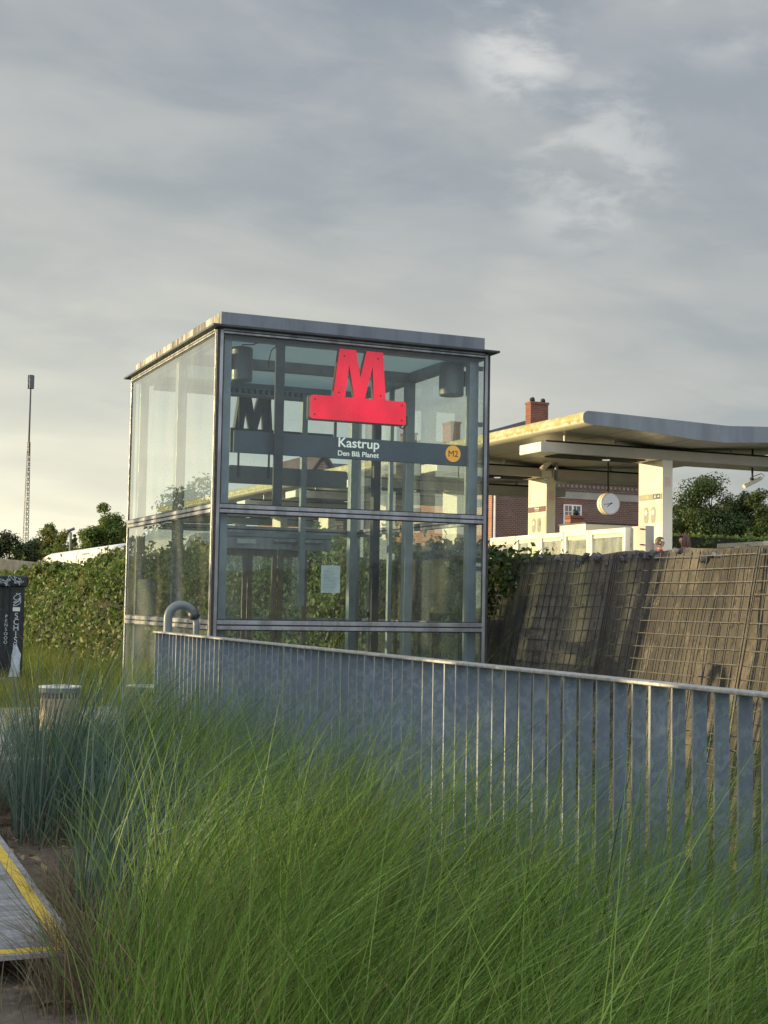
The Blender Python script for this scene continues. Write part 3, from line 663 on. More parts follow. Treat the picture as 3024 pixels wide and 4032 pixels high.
for (ya, yb) in ((1.0, 2.75), (2.78, 4.62), (4.65, 6.42), (6.45, 8.26), (8.29, 10.15), (10.18, 11.58), (11.61, 13.0)):
    mb = MB(); n = int(round((yb-ya)/.105))
    for k in range(n+1):
        y = ya+(yb-ya)*k/n; dy = rs.normal(0, .006)
        mb.tube([wpt(y, -.7), wpt(y+dy, .9, .05+rs.normal(0, .006)), wpt(y, 1.86, .04)], .0046, M['wire'], 4, False)
        if k in (0, n): mb.tube([wpt(y+.014, -.7, .055), wpt(y+.014, 1.86, .055)], .006, M['wire'], 4, False)
    for k in range(26):
        z = -.68+k*.1; dz = rs.normal(0, .004)
        mb.tube([wpt(ya, z+dz, .052), wpt((ya+yb)/2, z-.004, .06+rs.normal(0, .006)), wpt(yb, z-dz, .052)], .0046, M['wire'], 4, False)
    mb.build('wire_panel', rw)

# ------------------------------------------------------------------ hedges and ivy
def hedge(name, pts_fn, n, size, rs, m, core, parent, nb=(-1, 0, .35)):
    P, s = pts_fn(n, rs); V, Fq = leaves(P, np.array(nb), s, rs, .75)
    v = np.clip(rs.beta(1.6, 1.8, n), 0, 1)
    np_mesh('foliage', V, Fq, v, m, parent)
    if core: core.build('twigs', parent)
lh = thing('hedge', (6.9, 30, 0), 'long ivy-grown hedge bank running behind the glass tower to the left', 'hedge')
def prof(y, u, rs=None):
    """u 0..1 from foot up over the top; returns x,z of the hedge surface"""
    H_ = np.interp(y, [12.4, 15, 20, 28, 45, 75], [1.86, 2.12, 2.26, 2.28, 2.08, 1.75]) + fbm(y*.9, y*0, 41, 4)*.14
    a = u*1.25
    x = 5.75 + (np.clip(a, 0, 1)**1.6)*1.0 + np.clip(a-1, 0, 1)*3.0
    z = np.where(a < 1, H_*np.sin(np.clip(a, 0, 1)*math.pi/2)**.9, H_)
    b = fbm(y*1.25, u*5, 44, 5)*.52
    return x - b*.8, z + b*.35*(u > .3)
def pts(n, rs):
    q = rs.uniform(0, 1, n); y = 12.6 + 62*q**1.9; u = rs.uniform(0, 1, n)**.85
    # in front of the tower's right side the bank starts behind the box
    x, z = prof(y, u); x = np.where(y < 15.2, np.maximum(x, 6.15), x)
    dep = rs.exponential(.14, n); x = x + dep*.8; z = z - dep*.4*(u > .4)
    keep = rs.uniform(0, 1, n) < 1
    return np.stack([x, y, np.maximum(z, .03) + (u > .55)*rs.exponential(.05, n)*(rs.uniform(0, 1, n) < .25)], 1), .066 + .0026*(y-12)
cr = MB(); ys = np.linspace(12.4, 75, 160); us = np.linspace(0, .84, 14)
gy, gu = np.meshgrid(ys, us); gx, gz = prof(gy, gu); gx = np.where(gy < 15.2, np.maximum(gx, 6.15), gx)+.22; gz = np.maximum(gz-.16, -.02)
vs = np.stack([gx, gy, gz], -1).reshape(-1, 3); ii = np.arange(14*160).reshape(14, 160)
cr.add([tuple(p) for p in vs], [tuple(q) for q in np.stack([ii[:-1, :-1], ii[:-1, 1:], ii[1:, 1:], ii[1:, :-1]], -1).reshape(-1, 4)], M['core'])
hedge('hedge', pts, 85000, None, np.random.RandomState(7), M['leaf_hedge'], cr, lh)
rs = np.random.RandomState(88); Pn = []
for k in range(110):
    y = 13+50*rs.uniform()**1.8; x_, z_ = prof(np.array([y]), np.array([rs.uniform(.62, .84)])); hh = rs.uniform(.10, .36)*(1 if y < 30 else .5); dx_ = rs.normal(0, .12, 2); m_ = int(10+hh*30); t_ = rs.uniform(0, 1, m_)
    Pn.append(np.stack([x_[0]+dx_[0]*t_+rs.normal(0, .03, m_), y+dx_[1]*t_+rs.normal(0, .03, m_), z_[0]+hh*t_], 1))
Pn = np.concatenate(Pn); V, Fq = leaves(Pn, np.array((-.7, -.3, .5)), .07+.0022*(Pn[:, 1]-12), rs, .9); np_mesh('shoots', V, Fq, rs.uniform(.2, 1, len(Pn)), M['leaf_hedge'], lh)
iv = thing('ivy_bush', (6.7, 12.2, 0), 'dark green ivy tumbling over the retaining wall beside the glass tower', 'ivy')
def pts_iv(n, rs):
    cs = np.array([[6.60, 12.15, 1.74, .26], [6.55, 12.7, 1.72, .38], [6.66, 11.82, 1.80, .15], [6.64, 11.55, 1.83, .09], [6.42, 12.75, 1.35, .33], [6.5, 13.3, 1.75, .40], [6.60, 11.4, 1.83, .05], [6.45, 12.4, 1.45, .20], [6.55, 12.0, 1.6, .16]])
    k = rs.choice(len(cs), n, p=cs[:, 3]**2/np.sum(cs[:, 3]**2)); d = rs.normal(0, 1, (n, 3)); d /= np.linalg.norm(d, axis=1, keepdims=True)
    r = cs[k, 3]*rs.uniform(.55, 1.12, n)
    return cs[k, :3] + d*r[:, None]*np.array([.8, 1.1, .8]), np.full(n, .075)
hedge('ivy', pts_iv, 4200, None, np.random.RandomState(17), M['leaf_ivy'], None, iv, (-.8, -.5, .6))

def tree(name, base, h, crown, n, leaf, lm, label, seed, cat='tree', group=None, clump=38, lean=0):
    """crown = (rx, rz, centre height); leaf clumps spread through an uneven crown volume"""
    rs = np.random.RandomState(seed); T = thing(name, base, label, cat, group)
    rx, rz_, ch = crown; b = Vector(base); mb = MB(); top = b+Vector((lean, 0, ch+rz_*.5))
    mb.tube([b+Vector((0, 0, -.3)), b+Vector((.05*h*.1, 0, ch*.5)), b+Vector((lean*.6, 0, ch)), top], [h*.03, h*.022, h*.015, h*.004], M['bark'], 8)
    cs = []
    while len(cs) < clump:
        p = rs.uniform(-1, 1, 3)
        if np.linalg.norm(p) < 1 and np.linalg.norm(p) > .25: cs.append(p*(np.array([rx, rx, rz_])*rs.uniform(.75, 1.12)))
    for c_ in cs[:14]:
        c0 = b+Vector((lean*.4, 0, ch*rs.uniform(.55, 1.0))); c1 = b+Vector((c_[0]+lean, c_[1], c_[2]+ch))
        mb.tube([c0, c0.lerp(c1, .5)+Vector((0, 0, -.04*h)), c1], [h*.010, h*.006, h*.002], M['bark'], 5)
    mb.build('trunk', T, smooth=True)
    P, Nn = [], []
    per = n//clump
    for c_ in cs:
        r = rx*rs.uniform(.24, .46); d = rs.normal(0, 1, (per, 3)); d /= np.linalg.norm(d, axis=1, keepdims=True)
        q = d*(r*rs.uniform(.3, 1.08, per))[:, None]*np.array([1.1, 1.1, .85])
        P.append(np.array(base)+np.array([lean, 0, ch])+c_+q); Nn.append(d*np.array([1, 1, .6])+np.array([0, 0, .55]))
    P = np.concatenate(P); Nn = np.concatenate(Nn)
    V, Fq = leaves(P, Nn, np.full(len(P), leaf), rs, .55); v = np.repeat(rs.uniform(0, 1, clump), per)*.5+rs.uniform(0, .5, len(P))
    np_mesh('crown', V, Fq, v, lm, T); return T
def azp(px, dist):  # a spot on the ground plan, dist metres out along a bearing from the camera
    a = YAW + math.atan((px-829.5)/3070); return dist*math.sin(a), dist*math.cos(a)
def T_(name, px, dist, ytop, ybot, wpx, n, lm, label, seed, base=1.7, group=None, clump=38, wide=1.0):
    x, y = azp(px, dist); k = dist/3070; hor = 1320 + .0175*(px-829.5)
    zt = EYE+(hor-ytop)*k; rx = wpx*k/2*1.12; h = zt-base; rz_ = max(h*.40, .5)
    return tree(name, (x, y, base), h, (rx, rz_, h-rz_), int(n*1.5), max(.14, 2.6*k*2.3), lm, label, seed, group=group, clump=clump)
GL = 'trees beyond the tracks on the left'
T_('tree', 226, 122, 1110, 1190, 96, 9000, M['leaf_tree'], 'tallest dense green tree on the left, just behind the white train', 51, group=GL, clump=46)
T_('tree', 272, 135, 1138, 1190, 56, 3600, M['leaf_dark'], 'dark green tree half hidden by the left glass corner', 52, group=GL, clump=22)
T_('tree', 106, 132, 1146, 1190, 70, 3600, M['leaf_tree'], 'sparse light green tree beside the foot of the lattice mast', 53, group=GL, clump=30)
T_('tree', 135, 140, 1158, 1190, 58, 1800, M['leaf_gold'], 'thin half-bare yellowish tree between mast and lamp pole', 54, group=GL, clump=22)
T_('tree', 22, 118, 1160, 1220, 96, 6500, M['leaf_dark'], 'dark round tree at the far left edge', 55, group=GL, clump=34)
T_('conifer', 161, 138, 1156, 1190, 16, 800, M['leaf_tree'], 'small narrow conifer behind the camera pole', 56, clump=14)
T_('bush', 82, 124, 1196, 1225, 70, 1800, M['leaf_gold'], 'low golden bush behind the train nose', 57, clump=20)
T_('bush', 182, 126, 1172, 1190, 44, 1500, M['leaf_tree'], 'low green bush below the tallest left tree', 58, clump=18)
T_('bush', 122, 128, 1170, 1190, 60, 2600, M['leaf_tree'], 'mid green bush in the gap below the yellowish tree', 59, clump=22)
T_('bush', 50, 126, 1186, 1215, 60, 2600, M['leaf_tree'], 'green bush just left of the mast foot', 60, clump=22)
GR = 'trees beyond the platform on the right'
T_('tree', 1528, 82, 1038, 1185, 140, 26000, M['leaf_right'], 'large bushy tree right of the front canopy column', 61, base=0, group=GR, clump=80)
T_('tree', 1470, 86, 1112, 1185, 100, 13000, M['leaf_dark'], 'lower dark tree directly beside the canopy column', 62, base=0, group=GR, clump=48)
T_('tree', 1612, 84, 1085, 1185, 116, 15000, M['leaf_dark'], 'dark middle tree near the right edge', 63, base=0, group=GR, clump=52)
T_('tree', 1668, 78, 1042, 1185, 92, 13000, M['leaf_right'], 'green tree cut off by the right edge', 64, base=0, group=GR, clump=50)
MB_h = thing('hedge', (48, 66, 0), 'clipped bright green hedge behind the people at the platform', 'hedge')
x, y = azp(1470, 70); MB_h.location = (x, y, 0); MB_h['org'] = (x, y, 0)
rs = np.random.RandomState(66); P = np.stack([x+rs.uniform(-3.2, 6, 3500), y+rs.uniform(-.6, .6, 3500), rs.uniform(2.5, 5.1, 3500)], 1)
V, Fq = leaves(P, np.array((-.7, -.6, .4)), np.full(3500, .24), rs); np_mesh('foliage', V, Fq, rs.uniform(0, 1, 3500), M['leaf_tree'], MB_h)
MB().box((x-3.1, y-.4, 0), (x+5.9, y+.4, 4.95), M['core']).build('twigs', MB_h)
# unseen hedge added to cast the foreground shade; reflected trees on the sunny side
sh_ = thing('hedge', (-8, 13, 0), 'unseen tall ragged hedge added left of the view to shade the foreground grass and railing', 'hedge')
rs = np.random.RandomState(71); n = 36000
y = rs.uniform(4.5, 23.5, n); tops = np.interp(y, [4.5, 15, 17, 19, 23.5], [2.6, 2.95, 3.35, 3.6, 3.7]) + fbm(y*1.6, y*0, 72, 4)*.6
z = tops*(1-rs.uniform(0, 1, n)**1.5); x = -8 + rs.normal(0, .5, n)
w = y + .625*(x+8)
keep = (fbm(w*4.2, z*3.0, 73, 3) > np.where(w > 17.4, -.12, np.where(w > 15.2, .02, -.42))) | (y < 15.5) & (z < 2.0)
keep &= ((w-11.35)/.75)**2+((z-1.72)/.42)**2 > 1  # hole shaped to let a sun patch onto the grass
for q, w_ in ((17.75, .10), (18.55, .16), (19.0, .09), (19.75, .13), (20.5, .10), (17.2, .14)): keep &= ~((np.abs(w-q+.10*np.sin(z*5)) < w_) & (z > 2.0))  # slots shaped to throw streaks of sun on the retaining wall
P = np.stack([x, y, z], 1)[keep]
V, Fq = leaves(P, np.array((.4, -.3, .6)), np.full(len(P), .17), rs, 1.0); np_mesh('foliage', V, Fq, rs.uniform(0, 1, len(P)), M['leaf_hedge'], sh_)
mb = MB(); mb.box((-8.25, 4.5, 0), (-7.75, 10.5, 1.75), M['core']); mb.box((-8.25, 10.5, 0), (-7.75, 12.2, 1.2), M['core']); mb.box((-8.25, 12.2, 0), (-7.75, 16, 1.75), M['core']); mb.build('twigs', sh_)
T_('tree', 0, 1, 0, 0, 1, 10, M['leaf_tree'], 'x', 1, clump=2) if False else None
GM = 'trees mirrored in the left glass'
tree('tree', (-19.6, 95, 0), 9.9, (2.5, 3.7, 6.0), 9000, .34, M['leaf_tree'], 'tallest leafy tree mirrored in the left glass of the tower', 81, clump=56, group=GM)
tree('tree', (-22.6, 96, 0), 9.4, (3.2, 3.8, 5.4), 7000, .34, M['leaf_gold'], 'yellow-green tree mirrored at the near edge of the left glass', 82, clump=46, group=GM)
rh = thing('hedge', (-18, 92, 0), 'broad bushes mirrored in the lower left glass', 'hedge')
rs = np.random.RandomState(83); n = 15000; x = rs.uniform(-34, -9, n); hh_ = 5.3+fbm(x*.45, x*0, 84, 4)*1.6
P = np.stack([x, 91+rs.normal(0, .8, n), hh_*(1-rs.uniform(0, 1, n)**1.4)], 1)
V, Fq = leaves(P, np.array((.3, -.7, .5)), np.full(n, .36), rs, .9); np_mesh('foliage', V, Fq, rs.uniform(0, 1, n), M['leaf_gold'], rh)
MB().box((-33.8, 91.8, 0), (-9.2, 92.6, 4.2), M['core']).build('twigs', rh)

# ------------------------------------------------------------------ station canopy
SX = 21.6
can = thing('station_canopy', (21.8, 45, 1.75), 'broad platform canopy with rounded cream edge, shallow V roof and twin cream columns', 'canopy')
YN, YF = 30.0, 72.0
topp = [(18.42, 6.282), (19.0, 6.274), (22.6, 6.185), (24.0, 6.25), (26.4, 6.30)]
botp = [(26.4, 5.96), (24.0, 5.835), (22.5, 5.742), (21.52, 5.763), (20.6, 5.84), (19.4, 5.915), (18.6, 5.945)]
def nose(cx, cz, r, a0, a1, n=8): return [(cx+r*math.cos(R(a)), cz+r*math.sin(R(a))) for a in np.linspace(a0, a1, n)]
ln = nose(18.42, 6.115, .168, 235, 95, 10); rn = nose(26.5, 6.13, .17, 85, -90, 8)
full = topp + rn + botp + ln
MB().prism(full, YN, YN+.04, M['can_edge_face'], 'y').build('end_fascia', can)
def skin(poly, m, y0, y1, name):
    mb = MB(); n = len(poly); mb.add([(p[0], y0, p[1]) for p in poly]+[(p[0], y1, p[1]) for p in poly], [(i, i+1, n+i+1, n+i) for i in range(n-1)], m); return mb.build(name, can, smooth=True)
skin([botp[-1]]+ln+[topp[0]], M['can_edge'], YN+.04, YF, 'roof_edge')
skin([topp[-1]]+rn+[botp[0]], M['can_edge'], YN+.04, YF, 'roof_edge')
skin(botp, M['soffit'], YN+.04, YF, 'soffit')
skin(topp, M['fascia'], YN+.04, YF, 'roof_sheet')
for q in range(12):
    mb = MB(); yq = YN+1.5+3.06*q; n_ = len(botp)
    mb.add([(p[0], yq, p[1]-.0015) for p in botp]+[(p[0], yq+.025, p[1]-.0015) for p in botp], [(i, i+1, n_+i+1, n_+i) for i in range(n_-1)], M['oval']); mb.build('panel_joint', can)
for q in (19.7, 20.6, 21.5, 24.0):
    zq = float(np.interp(q, [p[0] for p in botp[::-1]], [p[1] for p in botp[::-1]])); MB().box((q-.012, YN+.05, zq-.004), (q+.012, YF, zq-.001), M['oval']).build('panel_joint', can)
# service beams and columns
cols = [31.469+6.12*k for k in range(7)]
for k, yc in enumerate(cols):
    mb = MB(); mb.box((17.92, yc, 5.375), (25.9, yc+1.13, 5.64), M['beam']); mb.box((17.905, yc+.012, 5.385), (17.92, yc+1.118, 5.63), M['white_steel'])
    bm_ = mb.build('service_beam', can, bevel=.01)
    mb = MB(); mb.box((18.55, yc+.20, 5.352), (21.2, yc+.93, 5.3745), M['grille'])
    for q in range(44): mb.box((18.6+q*.06, yc+.2, 5.346), (18.612+q*.06, yc+.93, 5.3525), M['steel_dark'])
    for q in range(12): mb.box((18.55, yc+.22+q*.06, 5.342), (21.2, yc+.232+q*.06, 5.3475), M['steel_dark'])
    mb.build('grille', bm_)
    mb = MB(); mb.lathe([(.09, -.02), (.11, 0)], (20.2, yc+.56, 5.345), M['letter'], 16); mb.build('lamp', bm_)
    mb = MB()
    for q in (18.9, 20.4, 22.3, 24.2): mb.lathe([(.05, 5.64), (.05, 5.72), (.035, 5.73), (.035, 5.9)], (q, yc+.5, 0), M['white_steel'], 10)
    mb.build('hanger', bm_)
    MB().box((18.2, yc+.25, 5.66), (25.6, yc+.9, 5.72), M['black']).build('duct', bm_)
    # column
    mb = MB(); mb.box((SX, yc, 1.75), (SX+.317, yc+1.13, 5.374), M['white_steel'])
    if k < 2:
        col = mb.build('column', can, bevel=.012)
        mb = MB()
        for z_ in (4.62, 4.50, 4.335, 4.27): mb.box((SX-.004, yc+.03, z_), (SX-.0005, yc+1.10, z_+.012), M['oval'])
        mb.build('seam', col)
        MB().box((SX-.012, yc+.05, 3.70), (SX-.001, yc+1.08, 4.225), M['grey_panel']).build('info_panel', col)
        for q in (.37, .70):
            yq = yc+1.13-q-.02; ov = []
            for cz, a0 in ((4.05, 0), (3.82, 180)):
                for a in np.linspace(a0, a0+180, 9): ov.append((yq+.105*math.cos(R(a)), cz+.105*math.sin(R(a))))
            MB().prism(ov, SX-.018, SX-.0125, M['oval'], 'x').build('speaker_slot', col)
            mb = MB(); mb.lathe([(.07, -.012), (.075, 0)], (SX-.0185, yq-.01, 4.0), M['white_paint'] if q == .37 or k == 0 else M['oval'], 16, 'x'); mb.build('button', col)
        if k == 1:
            mr = MB().box((SX-.014, yc+.04, 4.345), (SX-.001, yc+1.09, 4.50), M['maroon']).build('name_strip', col)
            text_mesh('Kastrup', .085, (SX-.0155, yc+.56, 4.43), M['letter'], 'lettering', mr, rotz=R(-90), align='CENTER', bold=.001)
            text_mesh('Den Blå Planet', .04, (SX-.0155, yc+.56, 4.37), M['letter'], 'lettering', mr, rotz=R(-90), align='CENTER')
        else:
            gs = MB().box((SX-.014, yc+.04, 4.35), (SX-.001, yc+1.09, 4.49), M['oval']).build('name_strip', col)
            ge = MB().box((SX-.018, yc+.10, 4.355), (SX-.0145, yc+.42, 4.485), M['green_sign']).build('exit_sign', gs)
            mb = MB(); x_ = SX-.0188
            yr = lambda d: yc+.42-d
            def fl(p): mb.prism(p, x_, x_+.0007, M['white_paint'], 'x')
            fl([(yr(.19), 4.412), (yr(.27), 4.412), (yr(.27), 4.428), (yr(.19), 4.428)]); fl([(yr(.25), 4.385), (yr(.30), 4.42), (yr(.25), 4.455)])   # arrow
            fl([(yr(.085), 4.45), (yr(.105), 4.45), (yr(.105), 4.472), (yr(.085), 4.472)])          # running figure
            fl([(yr(.06), 4.415), (yr(.095), 4.405), (yr(.115), 4.445), (yr(.08), 4.446)]); fl([(yr(.065), 4.414), (yr(.085), 4.41), (yr(.055), 4.37), (yr(.038), 4.375)]); fl([(yr(.09), 4.405), (yr(.105), 4.41), (yr(.135), 4.385), (yr(.12), 4.375)]); fl([(yr(.10), 4.44), (yr(.14), 4.42), (yr(.137), 4.41), (yr(.095), 4.428)])
            mb.build('pictogram', ge)
            mb = MB(); x_ = SX-.0150
            for p in ([(yc+.80, 4.415), (yc+.90, 4.415), (yc+.90, 4.428), (yc+.80, 4.428)], [(yc+.87, 4.39), (yc+.93, 4.421), (yc+.87, 4.452)], [(yc+.66, 4.385), (yc+.75, 4.385), (yc+.75, 4.455), (yc+.66, 4.455)]): mb.prism(p, x_, x_+.0008, M['orange'], 'x')
            mb.build('pictogram', gs)
        MB().box((SX+.07, yc-.006, 4.68 if k else 4.66), (SX+.25, yc-.0005, 4.97 if k else 4.92), M['pink_paper']).build('notice', col)
    else: mb.build('column', can)

# platform edge screens: a row of framed glass panels
def screen(ya, yb, x, lab):
    t_ = thing('platform_screen', (x, (ya+yb)/2, 1.75), lab, 'screen', 'framed glass screens along the platform edge')
    for y in (ya, yb-.12): MB().box((x-.07, y, 1.75), (x+.09, y+.12, 3.42), M['white_steel']).build('post', t_, bevel=.008)
    MB().box((x-.065, ya+.12, 3.30), (x+.05, yb-.12, 3.42), M['white_steel']).build('top_rail', t_, bevel=.008)
    MB().box((x-.03, ya+.12, 3.20), (x+.03, yb-.12, 3.298), M['grey_panel']).build('header', t_)
    MB().box((x-.012, ya+.12, 1.85), (x+.012, yb-.12, 3.20), M['screen_glass']).build('glass_pane', t_)
labs = ['glass screen nearest the front canopy column, largest pane', 'narrow glass screen second left of the front column', 'glass screen third left of the front column', 'glass screen fourth left of the front column, near the ivy', 'leftmost glass screen, half hidden by ivy']
for (ya, yb), lb in zip(((29.75, 31.42), (31.45, 32.7), (32.73, 34.0), (34.03, 35.35), (35.38, 36.9)), labs): screen(ya, yb, 19.4, lb)
x = 19.55
pp = thing('side_panel', (x, 29.4, 1.75), 'plain beige panel with two small red hooks between screen and column', 'panel')
MB().box((x-.05, 29.12, 1.75), (x+.2, 29.73, 3.45), M['beam']).build('board', pp, bevel=.01)
for z_ in (3.36, 2.98):
    MB().tube([(x-.05, 29.2, z_), (x-.16, 29.18, z_), (x-.2, 29.05, z_-.01)], .018, M['red_side'], 6).build('hook', pp)
mb = MB(); mb.tube([(SX-.02, 32.5, 3.62), (SX-.02, 31.95, 2.5)], .014, M['steel_dark'], 6)
mb.build('leaning_pole', org=(SX, 32, 1.75), label='thin dark pole leaning against the foot of the front column', cat='pole')
sb = thing('shelter', (21, 35, 1.75), 'low flat-roofed cream shelter standing behind the glass screens', 'shelter')
MB().box((20.6, 33.66, 1.75), (22.6, 34.95, 3.40), M['white_steel']).build('body', sb, bevel=.01)
MB().box((20.55, 33.6, 3.405), (22.7, 35.0, 3.74), M['white_steel']).build('roof_fascia', sb, bevel=.01)
MB().box((20.52, 33.57, 3.742), (22.73, 35.03, 3.775), M['steel_dark']).build('roof', sb)
fs_ = thing('far_barrier', (25, 31, 1.75), 'long pale barrier along the far platform edge', 'barrier')
mb = MB(); mb.box((24.95, 24.5, 1.75), (25.15, 33.6, 3.2), M['beam']); mb.build('board', fs_, bevel=.01)
mb = MB(); mb.box((24.9, 24.5, 3.205), (25.2, 31.5, 3.34), M['white_steel']); mb.box((24.92, 31.52, 3.205), (25.18, 33.6, 3.33), M['grey_panel']); mb.build('top_rail', fs_, bevel=.01)
bl = thing('beacon', (25.02, 31.95-.9, 3.34), 'small white domed lamp standing on the pale barrier at right', 'lamp')
MB().lathe([(.05, 0), (.05, .05), (.11, .08), (.12, .13), (.08, .17), (.03, .18)], (25.02, 31.05, 3.341), M['white_paint'], 14).build('dome', bl, smooth=True)

# hanging clock
ck = thing('station_clock', (22.8, 36.0, 4.2), 'round white two-faced platform clock hanging on a thin stem', 'clock')
MB().lathe([(.30, -.10), (.325, -.10), (.325, -.02), (.31, -.02), (.31, .02), (.325, .02), (.325, .14), (.3, .14)], (22.81, 36.0, 4.525), M['white_steel'], 36, 'y').build('case', ck)
fc = MB().lathe([(.001, -.112), (.295, -.112), (.295, -.1)], (22.81, 36.0, 4.525), M['clock_face'], 36, 'y').build('dial', ck)
mb = MB(); mb.lathe([(.297, -.118), (.327, -.118), (.327, -.10)], (22.81, 36, 4.525), M['steel'], 36, 'y') if False else None
def hand(ang, L, w, y):
    d = Vector((math.sin(ang), 0, math.cos(ang))); s = Vector((d.z, 0, -d.x)); c0 = Vector((22.81, 0, 4.525))
    p = [c0-d*.05-s*w, c0-d*.05+s*w, c0+d*L+s*w*.6, c0+d*L-s*w*.6]
    return MB().prism([(q.x, q.z) for q in p], y, y+.004, M['black'], 'y').build('hand', ck)
hand(R(262), .25, .010, 35.878); hand(R(232), .17, .014, 35.883)
MB().tube([(22.78, 36.0, 4.85), (22.78, 36.0, 5.80)], .022, M['black'], 8).build('stem', ck)
# surveillance cameras
cc_ = thing('surveillance_camera', (21.1, 37.0, 5.2), 'white box camera on a bracket below the service beam at left', 'camera')
MB().box((21.555, 36.95, 5.21), (21.625, 37.05, 5.93), M['steel']).build('bracket', cc_, bevel=.004)
MB().box((21.10, 36.93, 5.195), (21.555, 37.07, 5.225), M['white_steel']).build('arm', cc_, bevel=.004)
MB().box((21.15, 36.9, 5.30), (21.38, 37.1, 5.50), M['white_steel']).build('tilt_head', cc_, bevel=.01)
MB().lathe([(.09, 5.225), (.09, 5.27), (.05, 5.3)], (21.26, 37, 0), M['white_steel'], 14).build('swivel', cc_)
MB().tube([(21.08, 36.98, 5.53), (21.36, 37.0, 5.80)], .085, M['white_steel'], 14).build('housing', cc_)
MB().tube([(21.362, 37.0, 5.802), (21.385, 37.0, 5.825)], .075, M['black'], 14).build('lens', cc_)
MB().tube([(21.38, 37.0, 5.75), (21.46, 37.0, 5.62), (21.44, 37.0, 5.45), (21.36, 37.0, 5.33)], .012, M['black'], 6).build('cable', cc_)
c2_ = thing('surveillance_camera', (21.0, 31.0, 4.6), 'white cylindrical camera hanging on a black stem at far right', 'camera')
def at(px, py, Y): # point on the plane y = Y
    d = _F + _R*((px-829.5)/3070) - _U*((py-1106)/3070); return Vector((0, 0, EYE)) + d*(Y/d.y)
q = at(1626, 1009, 31.9); c2_.location = q; c2_['org'] = tuple(q)
a_, b_ = at(1607, 1051, 31.9), at(1643, 1033, 31.9)
MB().tube([q+Vector((0, 0, .75)), at(1625, 1031, 31.9)], .03, M['black'], 8).build('stem', c2_)
MB().tube([a_, b_], .062, M['white_steel'], 14).build('housing', c2_)
MB().lathe([(.05, -.04), (.06, .04)], at(1624, 1035, 31.9), M['black'], 10).build('swivel', c2_)
MB().tube([b_, b_+Vector((.08, 0, .01)), b_+Vector((.12, 0, .08)), b_+Vector((.02, 0, .13)), at(1626, 1030, 31.9)], .01, M['black'], 6).build('cable', c2_)

